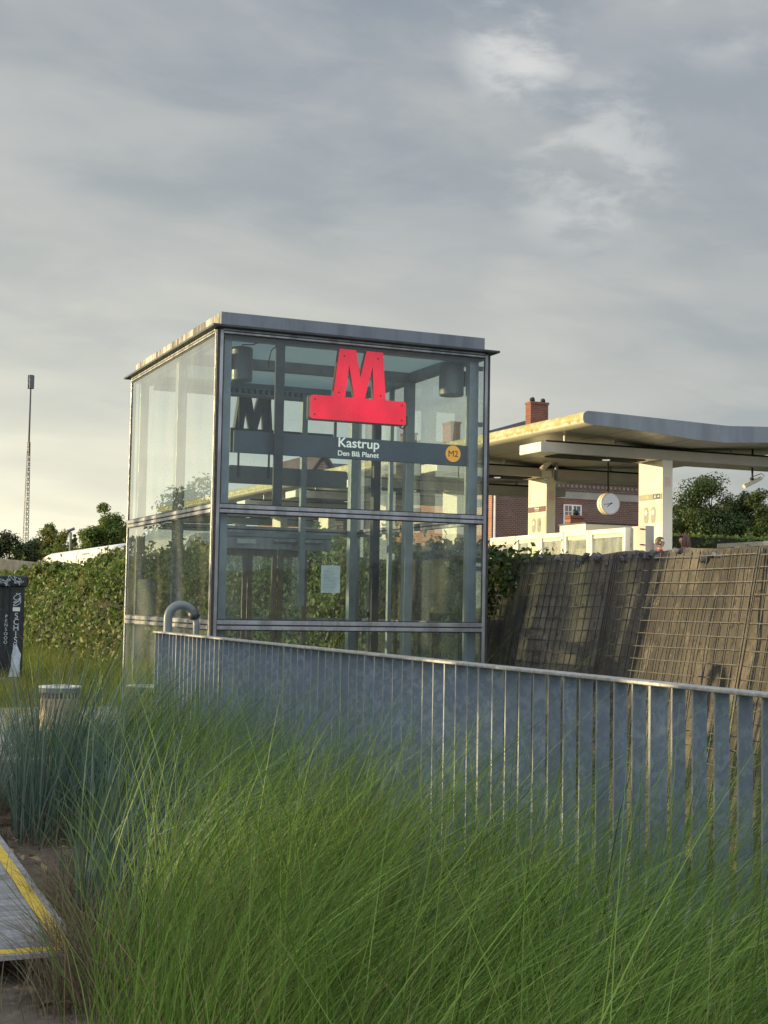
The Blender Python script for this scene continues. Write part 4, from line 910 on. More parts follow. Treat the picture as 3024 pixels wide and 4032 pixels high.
# ------------------------------------------------------------------ people on the platform
def person(loc, face, label, top_m, hair_m, long_hair, glasses=False, h=1.62):
    """seated figure: one skinned body, jacket, trousers and hair as children; face = heading in degrees from +Y"""
    P_ = thing('person', loc, label, 'person')
    rz_ = R(-face); s = h/1.72
    def skin_ob(name, pts, edges, m, sub=2):
        me = bpy.data.meshes.new(name); me.from_pydata([(p[0]*s, p[1]*s, p[2]*s) for p in pts], edges, [])
        o = bpy.data.objects.new(name, me); C.objects.link(o); o.parent = P_; o.rotation_euler = (0, 0, rz_); o['org'] = P_['org']
        sk = o.modifiers.new('skin', 'SKIN'); me.materials.append(m)
        for i, p in enumerate(pts): me.skin_vertices[0].data[i].radius = (p[3]*s, p[4]*s)
        me.skin_vertices[0].data[0].use_root = True
        sb_ = o.modifiers.new('sub', 'SUBSURF'); sb_.levels = sub; sb_.render_levels = sub; return o
    b = [(0,0,.53,.14,.11), (0,0,.75,.13,.09), (0,.0,.95,.15,.095), (0,.01,1.05,.06,.055), (0,.02,1.12,.055,.06), (0,.03,1.19,.078,.092), (0,.025,1.265,.075,.088), (0,.125,1.18,.014,.015),
         (.17,0,.98,.055,.055), (.22,.02,.72,.042,.042), (.16,.22,.62,.032,.032), (.10,.31,.60,.03,.016), (-.17,0,.98,.055,.055), (-.22,.02,.72,.042,.042), (-.16,.22,.62,.032,.032), (-.10,.31,.60,.03,.016),
         (.09,.06,.51,.085,.085), (.1,.44,.51,.058,.058), (.1,.47,.08,.04,.04), (.1,.58,.03,.035,.025), (-.09,.06,.51,.085,.085), (-.1,.44,.51,.058,.058), (-.1,.47,.08,.04,.04), (-.1,.58,.03,.035,.025)]
    e = [(0,1),(1,2),(2,3),(3,4),(4,5),(5,6),(5,7),(2,8),(8,9),(9,10),(10,11),(2,12),(12,13),(13,14),(14,15),(0,16),(16,17),(17,18),(18,19),(0,20),(20,21),(21,22),(22,23)]
    skin_ob('body', b, e, M['skin'])
    jk = [(0,0,.52,.17,.135), (0,0,.75,.165,.12), (0,0,.96,.175,.12), (0,.005,1.045,.09,.08), (.18,0,.985,.075,.075), (.225,.02,.72,.062,.062), (.165,.20,.63,.05,.05), (-.18,0,.985,.075,.075), (-.225,.02,.72,.062,.062), (-.165,.20,.63,.05,.05)]
    skin_ob('jacket', jk, [(0,1),(1,2),(2,3),(2,4),(4,5),(5,6),(2,7),(7,8),(8,9)], top_m)
    tr_ = [(0,0,.53,.15,.115), (.09,.07,.51,.10,.10), (.1,.44,.51,.075,.075), (.1,.47,.10,.06,.06), (-.09,.07,.51,.10,.10), (-.1,.44,.51,.075,.075), (-.1,.47,.10,.06,.06)]
    skin_ob('trousers', tr_, [(0,1),(1,2),(2,3),(0,4),(4,5),(5,6)], M['denim'])
    def blob(cx, cy, cz, rx, ry, rz, keep=lambda a, b_, c: True, n1=14, n2=20):
        vs, fs = [], []
        for i_ in range(n1+1):
            t_ = math.pi*i_/n1
            for k_ in range(n2):
                p_ = 2*math.pi*k_/n2; w_ = 1+.05*math.sin(5*p_+3*t_); vs.append((cx+rx*w_*math.sin(t_)*math.cos(p_), cy+ry*w_*math.sin(t_)*math.sin(p_), cz+rz*math.cos(t_)))
        for i_ in range(n1):
            for k_ in range(n2):
                f_ = (i_*n2+k_, i_*n2+(k_+1) % n2, (i_+1)*n2+(k_+1) % n2, (i_+1)*n2+k_)
                m_ = [sum(vs[q][c_] for q in f_)/4 for c_ in range(3)]
                if keep((m_[0]-cx)/rx, (m_[1]-cy)/ry, (m_[2]-cz)/rz): fs.append(f_)
        return vs, fs
    def place(parts, m, name):
        mb = MB(); c_, s2 = math.cos(rz_), math.sin(rz_)
        for vs, fs in parts: mb.add([(loc[0]+(v[0]*c_-v[1]*s2)*s, loc[1]+(v[0]*s2+v[1]*c_)*s, loc[2]+v[2]*s) for v in vs], fs, m)
        return mb.build(name, P_, smooth=True)
    cap = [blob(0, .012, 1.235, .092, .112, .118, lambda a, b_, c: b_ < .25 and c > -.75 or c > .48)]
    if long_hair: cap += [blob(0, -.055, 1.10, .115, .075, .24), blob(.085, .02, 1.14, .035, .05, .17), blob(-.085, .02, 1.14, .035, .05, .17)]
    place(cap, hair_m, 'hair')
    place([blob(q, .092, 1.215, .012, .008, .007) for q in (-.032, .032)], M['black'], 'eyes')
    place([blob(0, .104, 1.135, .022, .008, .006)], M['lips'], 'mouth')
    place([blob(.083, .02, 1.20, .012, .022, .032), blob(-.083, .02, 1.20, .012, .022, .032)], M['skin'], 'ears')
    if glasses:
        mb = MB(); c_, s2 = math.cos(rz_), math.sin(rz_)
        pt = lambda a, b_, z_: (loc[0]+(a*c_-b_*s2)*s, loc[1]+(a*s2+b_*c_)*s, loc[2]+z_*s)
        for sg in (-1, 1):
            mb.tube([pt(sg*.035+.024*math.cos(a), .115, 1.205+.02*math.sin(a)) for a in np.linspace(0, 6.28, 11)], .004, M['black'], 5); mb.tube([pt(sg*.06, .112, 1.208), pt(sg*.085, .02, 1.20)], .004, M['black'], 5)
        mb.tube([pt(-.012, .118, 1.21), pt(.012, .118, 1.21)], .004, M['black'], 5); mb.build('glasses', P_)
    return P_
M['lips'] = mat('lips', (.35, .12, .10), None, 6, .5); M['skin'] = mat('skin', (.52, .30, .21), (.46, .26, .18), 6, .55); M['denim'] = mat('dark_trousers', (.03, .035, .05), None, 9, .8)
M['red_cloth'] = mat('red_jacket', (.30, .035, .05), (.22, .03, .04), 7, .8); M['brown_cloth'] = mat('brown_coat', (.20, .115, .06), (.16, .09, .05), 7, .85)
M['hair_grey'] = mat('ash_brown_hair', (.16, .12, .085), (.10, .075, .055), 20, .6); M['hair_brown'] = mat('chestnut_hair', (.10, .045, .025), (.06, .028, .016), 20, .5); M['hair_blond'] = mat('fair_hair', (.40, .30, .17), (.3, .22, .12), 20, .55); M['navy_cloth'] = mat('navy_jacket', (.02, .025, .035), None, 7, .85)
person((19.78, 28.95, 1.80), 118, 'person in a red jacket and glasses with short ash hair, facing right', M['red_cloth'], M['hair_grey'], False, True, 1.76)
person((20.55, 29.0, 1.80), -64, 'person with long chestnut hair in a brown coat, facing left', M['brown_cloth'], M['hair_brown'], True, False, 1.90)
person((20.2, 31.0, 1.75), 160, 'fair-haired person blurred behind the largest glass screen', M['brown_cloth'], M['hair_blond'], False, False, 1.9)
person((20.1, 34.6, 1.75), 120, 'person in a navy jacket sitting behind the third glass screen', M['navy_cloth'], M['hair_brown'], False, False, 1.9)
for (x, y, lb) in ((20.2, 28.97, 'low bench under the two people beside the column'), (20.2, 31.1, 'low bench behind the largest glass screen'), (20.1, 34.55, 'low bench behind the third glass screen')):
    bn = thing('bench', (x, y, 1.75), lb, 'bench', 'benches on the platform')
    MB().box((x-.75, y-.2, 2.14), (x+.75, y+.2, 2.185), M['steel']).build('seat', bn, bevel=.006)
    for q in (-.6, .6): MB().box((x+q-.03, y-.16, 1.751), (x+q+.03, y+.16, 2.139), M['steel_dark']).build('leg', bn)

# ------------------------------------------------------------------ brick houses
hs = thing('brick_house', (48, 88, 1.7), 'large brick house with dentil frieze behind the platform', 'house')
hx0, hx1, hy0, hy1, hz = 42.0, 53.2, 80.0, 96.0, 9.75
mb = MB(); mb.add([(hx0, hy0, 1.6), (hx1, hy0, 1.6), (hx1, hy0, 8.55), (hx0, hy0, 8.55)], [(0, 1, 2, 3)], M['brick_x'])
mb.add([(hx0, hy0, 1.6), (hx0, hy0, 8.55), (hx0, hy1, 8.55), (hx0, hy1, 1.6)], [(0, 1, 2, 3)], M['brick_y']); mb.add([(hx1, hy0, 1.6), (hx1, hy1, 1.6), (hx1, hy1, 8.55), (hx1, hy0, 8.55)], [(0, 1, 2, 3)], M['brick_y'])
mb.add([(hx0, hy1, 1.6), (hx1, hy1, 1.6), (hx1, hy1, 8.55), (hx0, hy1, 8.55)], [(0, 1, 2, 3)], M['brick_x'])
wl = mb.build('wall', hs)
MB().box((hx0-.02, hy0-.04, 8.55), (hx1+.02, hy1+.02, 9.05), M['plaster']).build('plaster_band', hs)
mb = MB(); mb.box((hx0-.06, hy0-.10, 9.051), (hx1+.06, hy1+.06, 9.75), M['brick_x'])
for k in range(33): mb.box((hx0+.1+k*.33, hy0-.16, 9.28), (hx0+.27+k*.33, hy0-.101, 9.46), M['plaster_dim'])
for k in range(44): mb.box((hx0-.12, hy0+.1+k*.33, 9.28), (hx0-.061, hy0+.27+k*.33, 9.46), M['plaster'])
mb.build('frieze', hs)
MB().box((hx0-.3, hy0-.35, 9.752), (hx1+.3, hy1+.3, 9.95), M['steel_dark']).build('gutter', hs)
MB().tube([(hx0+.15, hy0-.12, 1.7), (hx0+.15, hy0-.12, 8.9)], .07, M['white_paint'], 8).build('downpipe', hs)
rx0, rx1, ry0, ry1 = hx0-.35, hx1+.35, hy0-.4, hy1+.35; zr = 14.1
mb = MB(); vv = [(rx0, ry0, 9.951), (rx1, ry0, 9.951), (rx1, ry1, 9.951), (rx0, ry1, 9.951), (44.2, 85.0, 13.28), (47.7, 85.9, 14.35)]
mb.add(vv, [(0, 1, 5, 4), (1, 2, 5), (2, 3, 4, 5), (3, 0, 4), (3, 2, 1, 0)], M['tile'])
for k in range(20):
    f_ = k/20; a = Vector(vv[0]).lerp(Vector(vv[4]), f_); mb.box(tuple(a-Vector((.2, .2, .02))), tuple(a+Vector((.14, .14, .13))), M['tile'])
rf = mb.build('roof', hs)
def chimney(x0, x1, y0, y1, z0, z1, par):
    mb = MB(); mb.box((x0, y0, z0), (x1, y1, z1-.55), M['brick_chim'])
    mb.box((x0, y0, z1-.55), (x1, y1, z1-.16), M['brick_chim']); mb.box((x0-.05, y0-.05, z1-.16), (x1+.05, y1+.05, z1), M['brick_chim'])
    return mb.build('chimney', par)
chimney(46.98, 48.34, 84.0, 84.72, 11.0, 15.4, rf); chimney(43.9, 44.66, 90, 91.3, 10.5, 14.5, rf); chimney(41.95-.1, 42.65, 93, 94, 9.9, 13.9, rf)
def window(x0, x1, z0, z1, y, par):
    mb = MB(); f_ = .09
    for q in ((x0, z0, x0+f_, z1), (x1-f_, z0, x1, z1), (x0+f_, z1-f_, x1-f_, z1), (x0+f_, z0, x1-f_, z0+f_), ((x0+x1)/2-.07, z0+f_, (x0+x1)/2+.07, z1-f_), (x0+f_, z0+(z1-z0)*.50, (x0+x1)/2-.07, z0+(z1-z0)*.50+.1), ((x0+x1)/2+.07, z0+(z1-z0)*.50, x1-f_, z0+(z1-z0)*.50+.1)):
        mb.box((q[0], y-.07, q[1]), (q[2], y-.012, q[3]), M['white_paint'])
    for xm in (x0+.36*(x1-x0)/1.3-.02, x1-.36*(x1-x0)/1.3-.02): mb.box((xm, y-.055, z0+f_), (xm+.035, y-.014, z1-f_), M['white_paint'])
    for zf in (.27, .78): mb.box((x0+f_, y-.055, z0+(z1-z0)*zf), (x1-f_, y-.016, z0+(z1-z0)*zf+.035), M['white_paint'])
    w_ = mb.build('window', par); MB().box((x0+.05, y-.035, z0+.05), (x1-.05, y-.020, z1-.05), M['win_glass']).build('pane', w_)
    MB().box((x0-.12, y-.02, z1+.01), (x1+.12, y-.005, z1+.26), M['brick_chim']).build('lintel', w_)
window(47.23, 48.58, 5.95, 8.17, hy0, hs); window(43.4, 44.75, 2.6, 4.8, hy0, hs)
# low annex with a stub chimney in front of the wall
MB().box((44.5, 75.5, 1.6), (53, 79.9, 5.9), M['plaster']).build('annex', hs)
chimney(45.15, 46.1, 75.6, 76.2, 5.9, 7.15, hs)
h2 = thing('brick_house', (47, 123, 1.7), 'distant brick gable house seen through the front glass', 'house')
mb = MB(); gxm = 45.69
mb.prism([(43.6, 1.6), (43.6, 11.6), (gxm, 14.5), (47.8, 11.6), (47.8, 1.6)], 120, 132, M['brick_y'], 'y'); mb.build('wall', h2)
mb = MB(); mb.prism([(gxm-2.5, 11.3), (gxm, 14.95), (gxm+2.5, 11.3), (gxm+2.5, 11.6), (gxm, 15.25), (gxm-2.5, 11.6)], 119.5, 132.3, M['tile_red'], 'y'); mb.box((47.85, 122, 1.6), (56, 131, 11.6), M['brick_x'])
mb.prism([(122, 11.6), (126.5, 14.9), (131, 11.6)], 47.0, 56, M['tile'], 'x'); mb.build('roof', h2)
# birds
def bird(loc, face, label, s=.30, group='birds on the chimneys'):
    B = thing('bird', loc, label, 'bird', group); c_, s2 = math.cos(R(face)), math.sin(R(face))
    P_ = lambda a, z_, b_=0: (loc[0]+(a*c_-b_*s2)*s, loc[1]+(a*s2+b_*c_)*s, loc[2]+z_*s)
    MB().tube([P_(-1.0, .32), P_(-.55, .42), P_(-.2, .55), P_(.15, .72), P_(.38, .98), P_(.52, 1.15), P_(.62, 1.12)], [.04, .09, .19, .20, .13, .13, .05], M['black'], 10).build('body', B, smooth=True)
    MB().tube([P_(.62, 1.12), P_(.85, 1.06)], [.05, .012], M['steel_dark'], 6).build('beak', B)
    mb = MB(); mb.tube([P_(0, .5, .08), P_(.02, 0, .08)], .03, M['steel_dark'], 5); mb.tube([P_(0, .5, -.08), P_(.02, 0, -.08)], .03, M['steel_dark'], 5); mb.build('legs', B)
bird((47.25, 84.3, 15.4), 20, 'dark bird on the left end of the tall brick chimney, bent forward', .21)
bird((48.08, 84.3, 15.4), 10, 'dark bird on the right end of the tall brick chimney', .18)
bird((45.7, 75.9, 7.15), 200, 'dark bird on the stub chimney below the clock', .27)

# ------------------------------------------------------------------ train, mast, pole on the left
tr_ = thing('metro_train', (17.9, 85, 2.0), 'white rounded metro train passing behind the hedge', 'train')
tx0, tx1 = 16.6, 19.15
def sect(k=1.0, zt=4.46):
    z0 = 2.1; cx = (tx0+tx1)/2; hw = (tx1-tx0)/2*k; top_ = z0+(zt-z0)*k if k < 1 else zt
    return [(cx-hw*1.0, z0), (cx-hw*1.02, 3.2), (cx-hw, top_-.5), (cx-hw*.90, top_-.2), (cx-hw*.66, top_-.05), (cx, top_), (cx+hw*.66, top_-.05), (cx+hw*.90, top_-.2), (cx+hw, top_-.5), (cx+hw*1.02, 3.2), (cx+hw, z0)]
def loft(secs, m):
    mb = MB(); n = len(secs[0][1])
    for (ya, A), (yb, B) in zip(secs, secs[1:]):
        mb.add([(p[0], ya, p[1]) for p in A]+[(p[0], yb, p[1]) for p in B], [(i, i+1, n+i+1, n+i) for i in range(n-1)], m)
    mb.add([(p[0], secs[-1][0], p[1]) for p in secs[-1][1]], [tuple(range(n))], m); mb.add([(p[0], secs[0][0], p[1]) for p in secs[0][1]], [tuple(range(n))], m); return mb
nose_y = [(98.4, .55), (98.0, .72), (97.2, .86), (96.0, .95), (94.4, 1.0)]
loft([(60, sect()), (83.9, sect())], M['train']).build('car_body', tr_, smooth=False)
loft([(84.15, sect())]+[(y, sect(k)) for y, k in reversed(nose_y)], M['train']).build('car_body', tr_)
loft([(83.9, sect(.96)), (84.15, sect(.96))], M['black']).build('gangway', tr_)
for k, y in enumerate((96.0, 95.2, 94.0, 93.2, 91.7)):
    MB().box((tx0-.035, y, 3.35), (tx0+.02, y+.55, 4.0-.06*k % .1), M['train_win']).build('window', tr_)
for y in (93.0, 80.5, 73.5): MB().box((tx0-.02, y, 4.02), (tx0+.05, y+2.0, 4.08), M['bronze']).build('vent_slot', tr_)
mx, my = azp(56, 160)
ma = thing('lattice_mast', (mx, my, 0), 'tall slim lattice mast carrying a box of antennas, far left', 'mast')
mb = MB(); lv = 34; Hm = 18.6; wb, wt = .46, .16
lean_ = .52
def leg(i, f_):
    w_ = wb+(wt-wb)*f_; a = R(20+120*i); return (mx+w_*math.cos(a)+lean_*0*f_, my+w_*math.sin(a), f_*Hm)
for i in range(3): mb.tube([leg(i, 0), leg(i, .5), leg(i, 1)], .045, M['mast'], 5)
for k in range(lv):
    for i in range(3):
        mb.tube([leg(i, k/lv), leg((i+1) % 3, (k+1)/lv)], .022, M['mast'], 4, False); mb.tube([leg((i+1) % 3, k/lv), leg(i, (k+1)/lv)], .022, M['mast'], 4, False)
mb.build('lattice', ma)
MB().tube([(mx, my, 17.4), (mx, my, 25.6)], [.11, .075], M['steel_dark'], 8).build('pole', ma)
for k in range(3):
    a = R(30+120*k); mb = MB(); cx, cy = mx+.16*math.cos(a), my+.16*math.sin(a); mb.box((cx-.21, cy-.16, 24.5), (cx+.21, cy+.16, 26.0), M['antenna']); mb.build('antenna', ma, bevel=.03)
px_, py_ = azp(153, 112)
pc = thing('camera_pole', (px_, py_, 1.7), 'thin grey pole with a small camera on top behind the train', 'pole')
MB().tube([(px_, py_, 1.7), (px_, py_, 6.6)], .10, M['mast'], 10).build('pole', pc)
MB().tube([(px_-.26, py_, 6.65), (px_+.28, py_, 6.9)], .11, M['antenna'], 10).build('camera', pc)
# grey slatted fence beyond the hedge at far left
gf = thing('fence', (13, 92, 0), 'pale grey slatted fence beyond the hedge at far left', 'fence')
ax, ay = azp(-12, 95); bx_, by_ = azp(122, 108)
mb = MB()
for k in range(90):
    f_ = k/89; x, y = ax+(bx_-ax)*f_, ay+(by_-ay)*f_; mb.box((x-.06, y-.03, 1.7), (x+.06, y+.03, 4.02), M['slat'] if 'slat' in M else M.setdefault('slat', mat('grey_slat', (.40, .36, .29), (.30, .27, .22), 1.5, .8)))
mb.build('slats', gf)
MB().tube([(ax, ay+.06, 3.3), (bx_, by_+.06, 3.3)], .06, M['slat'], 4).build('rail', gf)

# ------------------------------------------------------------------ street cabinet and drum
cx_, cy_ = azp(8, 24)
cab = thing('street_cabinet', (cx_, cy_, .1), 'black metal street cabinet covered in white graffiti tags at left', 'cabinet')
M['cab'] = mat('scuffed_black_paint', (.012, .014, .018), (.026, .03, .036), 4, .6, 0, .3, 20, sc=(4, 1, .6))
M['spray'] = mat('white_spray', (.60, .66, .74), (.42, .48, .55), 12, .8)
w2 = .40; y0 = cy_
MB().box((cx_-1.0, y0, .12), (cx_+w2-.03, y0+.5, 1.62), M['cab']).build('body', cab)
MB().box((cx_-1.05, y0-.05, 1.60), (cx_+w2+.015, y0+.55, 1.775), M['cab']).build('lid', cab, bevel=.02)
MB().box((cx_-1.02, y0-.03, -.02), (cx_+w2-.02, y0+.52, .1195), M['cyl']).build('plinth', cab, bevel=.01)
fr = MB(); fr.box((cx_+w2-.26, y0-.025, .1205), (cx_+w2-.032, y0-.001, 1.598), M['cab']); fr.build('frame_strip', cab, bevel=.004)
mb = MB()
for k in range(9): mb.box((cx_-.62+k*.085, y0-.014, .30), (cx_-.57+k*.085, y0-.001, 1.56), M['cab'])
mb.build('ribbing', cab, bevel=.004)
for k, ch in enumerate('SCHISK'): text_mesh(ch, .135, (cx_+w2-.155, y0-.027, 1.08-.098*k), M['spray'], 'graffiti', cab, align='CENTER')
for k, ch in enumerate('PENSOOO'): text_mesh(ch, .075, (cx_+w2-.315, y0-.027, 1.09-.07*k), M['spray'], 'graffiti', cab, align='CENTER')
mb = MB(); rs = np.random.RandomState(4)
for k in range(34):
    bx0 = cx_-.7+rs.uniform(0, 1.05); bz = 1.63+rs.uniform(0, .12); pts_ = [(bx0+rs.normal(0, .035), y0-.0735, bz+rs.normal(0, .03)) for _ in range(5)]
    mb.tube(pts_, .006, M['spray'], 4)
for q in range(3):
    pts_ = [(cx_+w2-.15+.06*math.sin(a*1.3+q), y0-.029, 1.34+q*.05+.09*math.cos(a)*.6) for a in np.linspace(0, 6, 12)]; mb.tube(pts_, .007, M['spray'], 4)
for k in range(9):
    qx, qz = cx_-.85+rs.uniform(0, .85), .45+rs.uniform(0, .9); a0 = rs.uniform(0, 6); sz = rs.uniform(.05, .16)
    mb.tube([(qx+sz*math.cos(a0+a*1.7)*(.4+.12*a), y0-.021, qz+sz*.7*math.sin(a0+a*2.3)) for a in np.linspace(0, 4, 16)], .0055, M['spray'] if k % 3 == 0 else M['cyl'], 4)
mb.build('graffiti', cab)
mb = MB(); mb.box((cx_+w2-.215, y0-.028, 1.20), (cx_+w2-.10, y0-.0255, 1.265), M['white_paint']); mb.build('sticker', cab)
mb = MB(); pl = [(cx_+w2-.255, .13), (cx_+w2-.07, .13), (cx_+w2-.075, .34), (cx_+w2-.06, .50), (cx_+w2-.10, .58), (cx_+w2-.13, .66), (cx_+w2-.18, .62), (cx_+w2-.21, .48), (cx_+w2-.215, .3)]
mb.prism(pl, y0-.0285, y0-.0256, M['spray'], 'y'); mb.build('peeled_patch', cab)
dx_, dy_ = azp(141, 15.8)
dr = thing('low_drum', (dx_, dy_, 0), 'low round tan drum with a pale rim standing in the verge grass', 'drum')
M['tan'] = mat('tan_concrete', (.42, .34, .24), (.34, .27, .19), 6, .85, 0, .3)
MB().lathe([(.205, 0), (.21, .34), (.205, .345)], (dx_, dy_, 0), M['tan'], 28).build('body', dr)
mb = MB(); mb.lathe([(.2, .346), (.2, .40)], (dx_, dy_, 0), M['steel_dark'], 28)
for k in range(28):
    a = 2*math.pi*k/28; mb.box((dx_+.2*math.cos(a)-.008, dy_+.2*math.sin(a)-.008, .345), (dx_+.2*math.cos(a)+.008, dy_+.2*math.sin(a)+.008, .401), M['tan'])
mb.build('slotted_band', dr)
MB().lathe([(.205, .402), (.222, .405), (.222, .455), (.21, .468), (.05, .478), (.001, .478)], (dx_, dy_, 0), M['cyl'], 28).build('lid', dr)
MB().lathe([(.2225, .458), (.226, .458), (.226, .472), (.205, .474)], (dx_, dy_, 0), M['white_paint'], 28).build('rim', dr)

# ------------------------------------------------------------------ foreground deck, drain cover
dk = thing('ramp_deck', (.3, 8, 0), 'grey board ramp edged with a worn yellow stripe at lower left', 'ramp')
m, t, o = material('worn_yellow_paint')
c = mix(t, rng(t, noise(t, 9, 5), .4, .7), (.62, .45, .045), (.52, .38, .06)); c = mix(t, rng(t, noise(t, 38, 6, .7, (1, 1.6, 1)), .60, .66), c, (.27, .265, .25))
c = mix(t, rng(t, noise(t, 5, 5, .65), .56, .74, 0, .55), c, (.22, .18, .11))
principled(t, o, c, .75, 0, bump(t, noise(t, 60, 4), .4, .004)); M['yellow'] = m
m, t, o = material('weathered_grey_deck')
c = mix(t, rng(t, noise(t, 5, 5, .6, (.6, 5, 1)), .35, .65), (.30, .31, .33), (.20, .205, .215)); c = mix(t, rng(t, noise(t, 2.2, 6, .7), .5, .72, 0, .8), c, (.12, .105, .09))
principled(t, o, c, .8, 0, bump(t, noise(t, 50, 5, .7), .5, .006)); M['plank'] = m
mb = MB(); yy_ = 5.33
def dx1(y): return 1.155 - .0115*(7.5-y)
k = 0
while yy_ < 13:
    x1 = 1.214; mb.box((-.9, yy_, .100), (x1, yy_+.397, .12-.0008*(k % 2)), M['plank']); yy_ += .40; k += 1
mb.build('boards', dk, bevel=.002)
MB().box((.62, 5.6, .118), (.645, 9, .1225), M['bronze']).build('groove', dk)
mb = MB(); mb.box((1.124, 5.42, .1205), (1.179, 13, .1235), M['yellow']); mb.box((-.9, 5.345, .1205), (1.179, 5.405, .1235), M['yellow']); mb.build('stripe', dk)
mb = MB()
for x in (-.8, 0, .8): mb.box((x, 5.95, .0), (x+.08, 13, .099), M['steel_dark'])
mb.build('bearer', dk)
dk.rotation_euler = (0, 0, -.034)
gx_, gy_ = azp(24, 9.6)
gd = thing('drain_cover', (gx_, gy_, .0), 'rusty domed drain cover with holes lying on the bare soil', 'drain cover')
M['rust'] = mat('dull_rust', (.13, .085, .065), (.085, .06, .05), 14, .9, 0, .5)
mb = MB(); n1_, n2_ = 7, 18
for i in range(n1_):
    r0, r1 = .03+.045*i, .03+.045*(i+1); h = lambda r: .08*(1-(r/.36)**2)+.015
    for k in range(n2_):
        a0, a1 = 2*math.pi*k/n2_, 2*math.pi*(k+1)/n2_
        if i % 2 == 1 and k % 2 == (i//2) % 2: continue
        mb.add([(gx_+r0*math.cos(a0), gy_+r0*math.sin(a0), h(r0)), (gx_+r1*math.cos(a0), gy_+r1*math.sin(a0), h(r1)), (gx_+r1*math.cos(a1), gy_+r1*math.sin(a1), h(r1)), (gx_+r0*math.cos(a1), gy_+r0*math.sin(a1), h(r0))], [(0, 1, 2, 3)], M['rust'])
g_ = mb.build('grid', gd); so = g_.modifiers.new('thick', 'SOLIDIFY'); so.thickness = .014
MB().lathe([(.33, 0), (.37, 0), (.37, .03), (.34, .035)], (gx_, gy_, .005), M['rust'], 28).build('ring', gd)

# ------------------------------------------------------------------ grasses
CR = np.array([math.cos(YAW), -math.sin(YAW)])   # the wind blows to the right
rs = np.random.RandomState(101)
def left_edge(y): return np.where(y < 4.9, .74+.08*(y-2), np.where(y < 6.4, 1.05+.85*(y-4.9)/1.5, 1.98))
tuss = []
for y in np.arange(1.3, 10.3, .19):
    for x in np.arange(.3, 2.5, .19):
        xx, yy_ = x+rs.uniform(-.09, .09), y+rs.uniform(-.09, .09)
        if xx > left_edge(yy_) and xx < 2.50 and not (yy_ > 6.9 and xx < 1.95 and rs.rand() < .8): tuss.append((xx, yy_))
tuss = np.array(tuss); tuss = tuss[(fbm(tuss[:, 0]*4.5, tuss[:, 1]*4.5, 140, 3) > -.16) | (tuss[:, 1] < 3)]; per = np.where(tuss[:, 1] < 5, 92, 80)
ti = np.repeat(np.arange(len(tuss)), per); n = len(ti)
base = np.zeros((n, 3)); base[:, :2] = tuss[ti]+rs.normal(0, .05, (n, 2))
hv = fbm(tuss[:, 0]*2.3, tuss[:, 1]*2.3, 105, 3)
L = np.where(rs.uniform(0, 1, n) < .22, rs.uniform(.45, .75, n), 1.0)*(np.interp(tuss[ti, 1], [1.5, 3.2, 5.5, 8], [.90, 1.0, 1.08, 1.06])+hv[ti]*.16)*rs.lognormal(0, .17, n); L = np.clip(L, .25, 1.5)
tw = rs.normal(0, .16, len(tuss)); win = rs.uniform(.15, .95, n)+hv[ti]*.2+tw[ti]
lean = CR[None, :]*win[:, None] + rs.normal(0, .26, (n, 2)) + (base[:, :2]-tuss[ti])*2.2
V, Fq, sg = blades(base, L, lean, rs.uniform(.05, .36, n), rs.uniform(.0017, .0038, n)*np.where(rs.uniform(0, 1, n) < .07, 2.0, 1), rs, 6)
v = np.where(rs.uniform(0, 1, n) < .24, rs.uniform(.75, 1.3, n), rs.uniform(0, .55, n)); v = np.repeat(np.clip(v+np.repeat(rs.uniform(-.22, .28, len(tuss)), per), 0, 1.4), sg)
np_mesh('feather_grass', V, Fq, v, M['feather'], label='mass of tall fine green feather grass blowing right before the railing', cat='grass', kind='stuff')
# tall upright stems standing out above the mass
n = 560; k = rs.choice(len(tuss), n); base = np.zeros((n, 3)); base[:, :2] = tuss[k]+rs.normal(0, .1, (n, 2))
lean = CR[None, :]*rs.uniform(-.05, .5, n)[:, None]+rs.normal(0, .16, (n, 2))
V, Fq, sg = blades(base, rs.uniform(.8, 1.32, n), lean, rs.uniform(0, .12, n), rs.uniform(.0028, .0052, n), rs, 7)
np_mesh('tall_stems', V, Fq, np.repeat(rs.uniform(.45, 1, n), sg), M['feather'], label='scattered taller grass stems rising above the feather grass', cat='grass', kind='stuff')
# straw blades and seed stalks mixed in
n = 2400; k = rs.choice(len(tuss), n); base = np.zeros((n, 3)); base[:, :2] = tuss[k]+rs.normal(0, .08, (n, 2))
lean = CR[None, :]*rs.uniform(0, .7, n)[:, None]+rs.normal(0, .28, (n, 2))
V, Fq, sg = blades(base, rs.uniform(.15, .98, n), lean, rs.uniform(0, .45, n), rs.uniform(.0018, .0040, n), rs, 5)
np_mesh('straw', V, Fq, np.repeat(rs.uniform(0, 1, n), sg), M['feather_dry'], label='thin straw-coloured stalks scattered through the grass', cat='dry grass', kind='stuff')
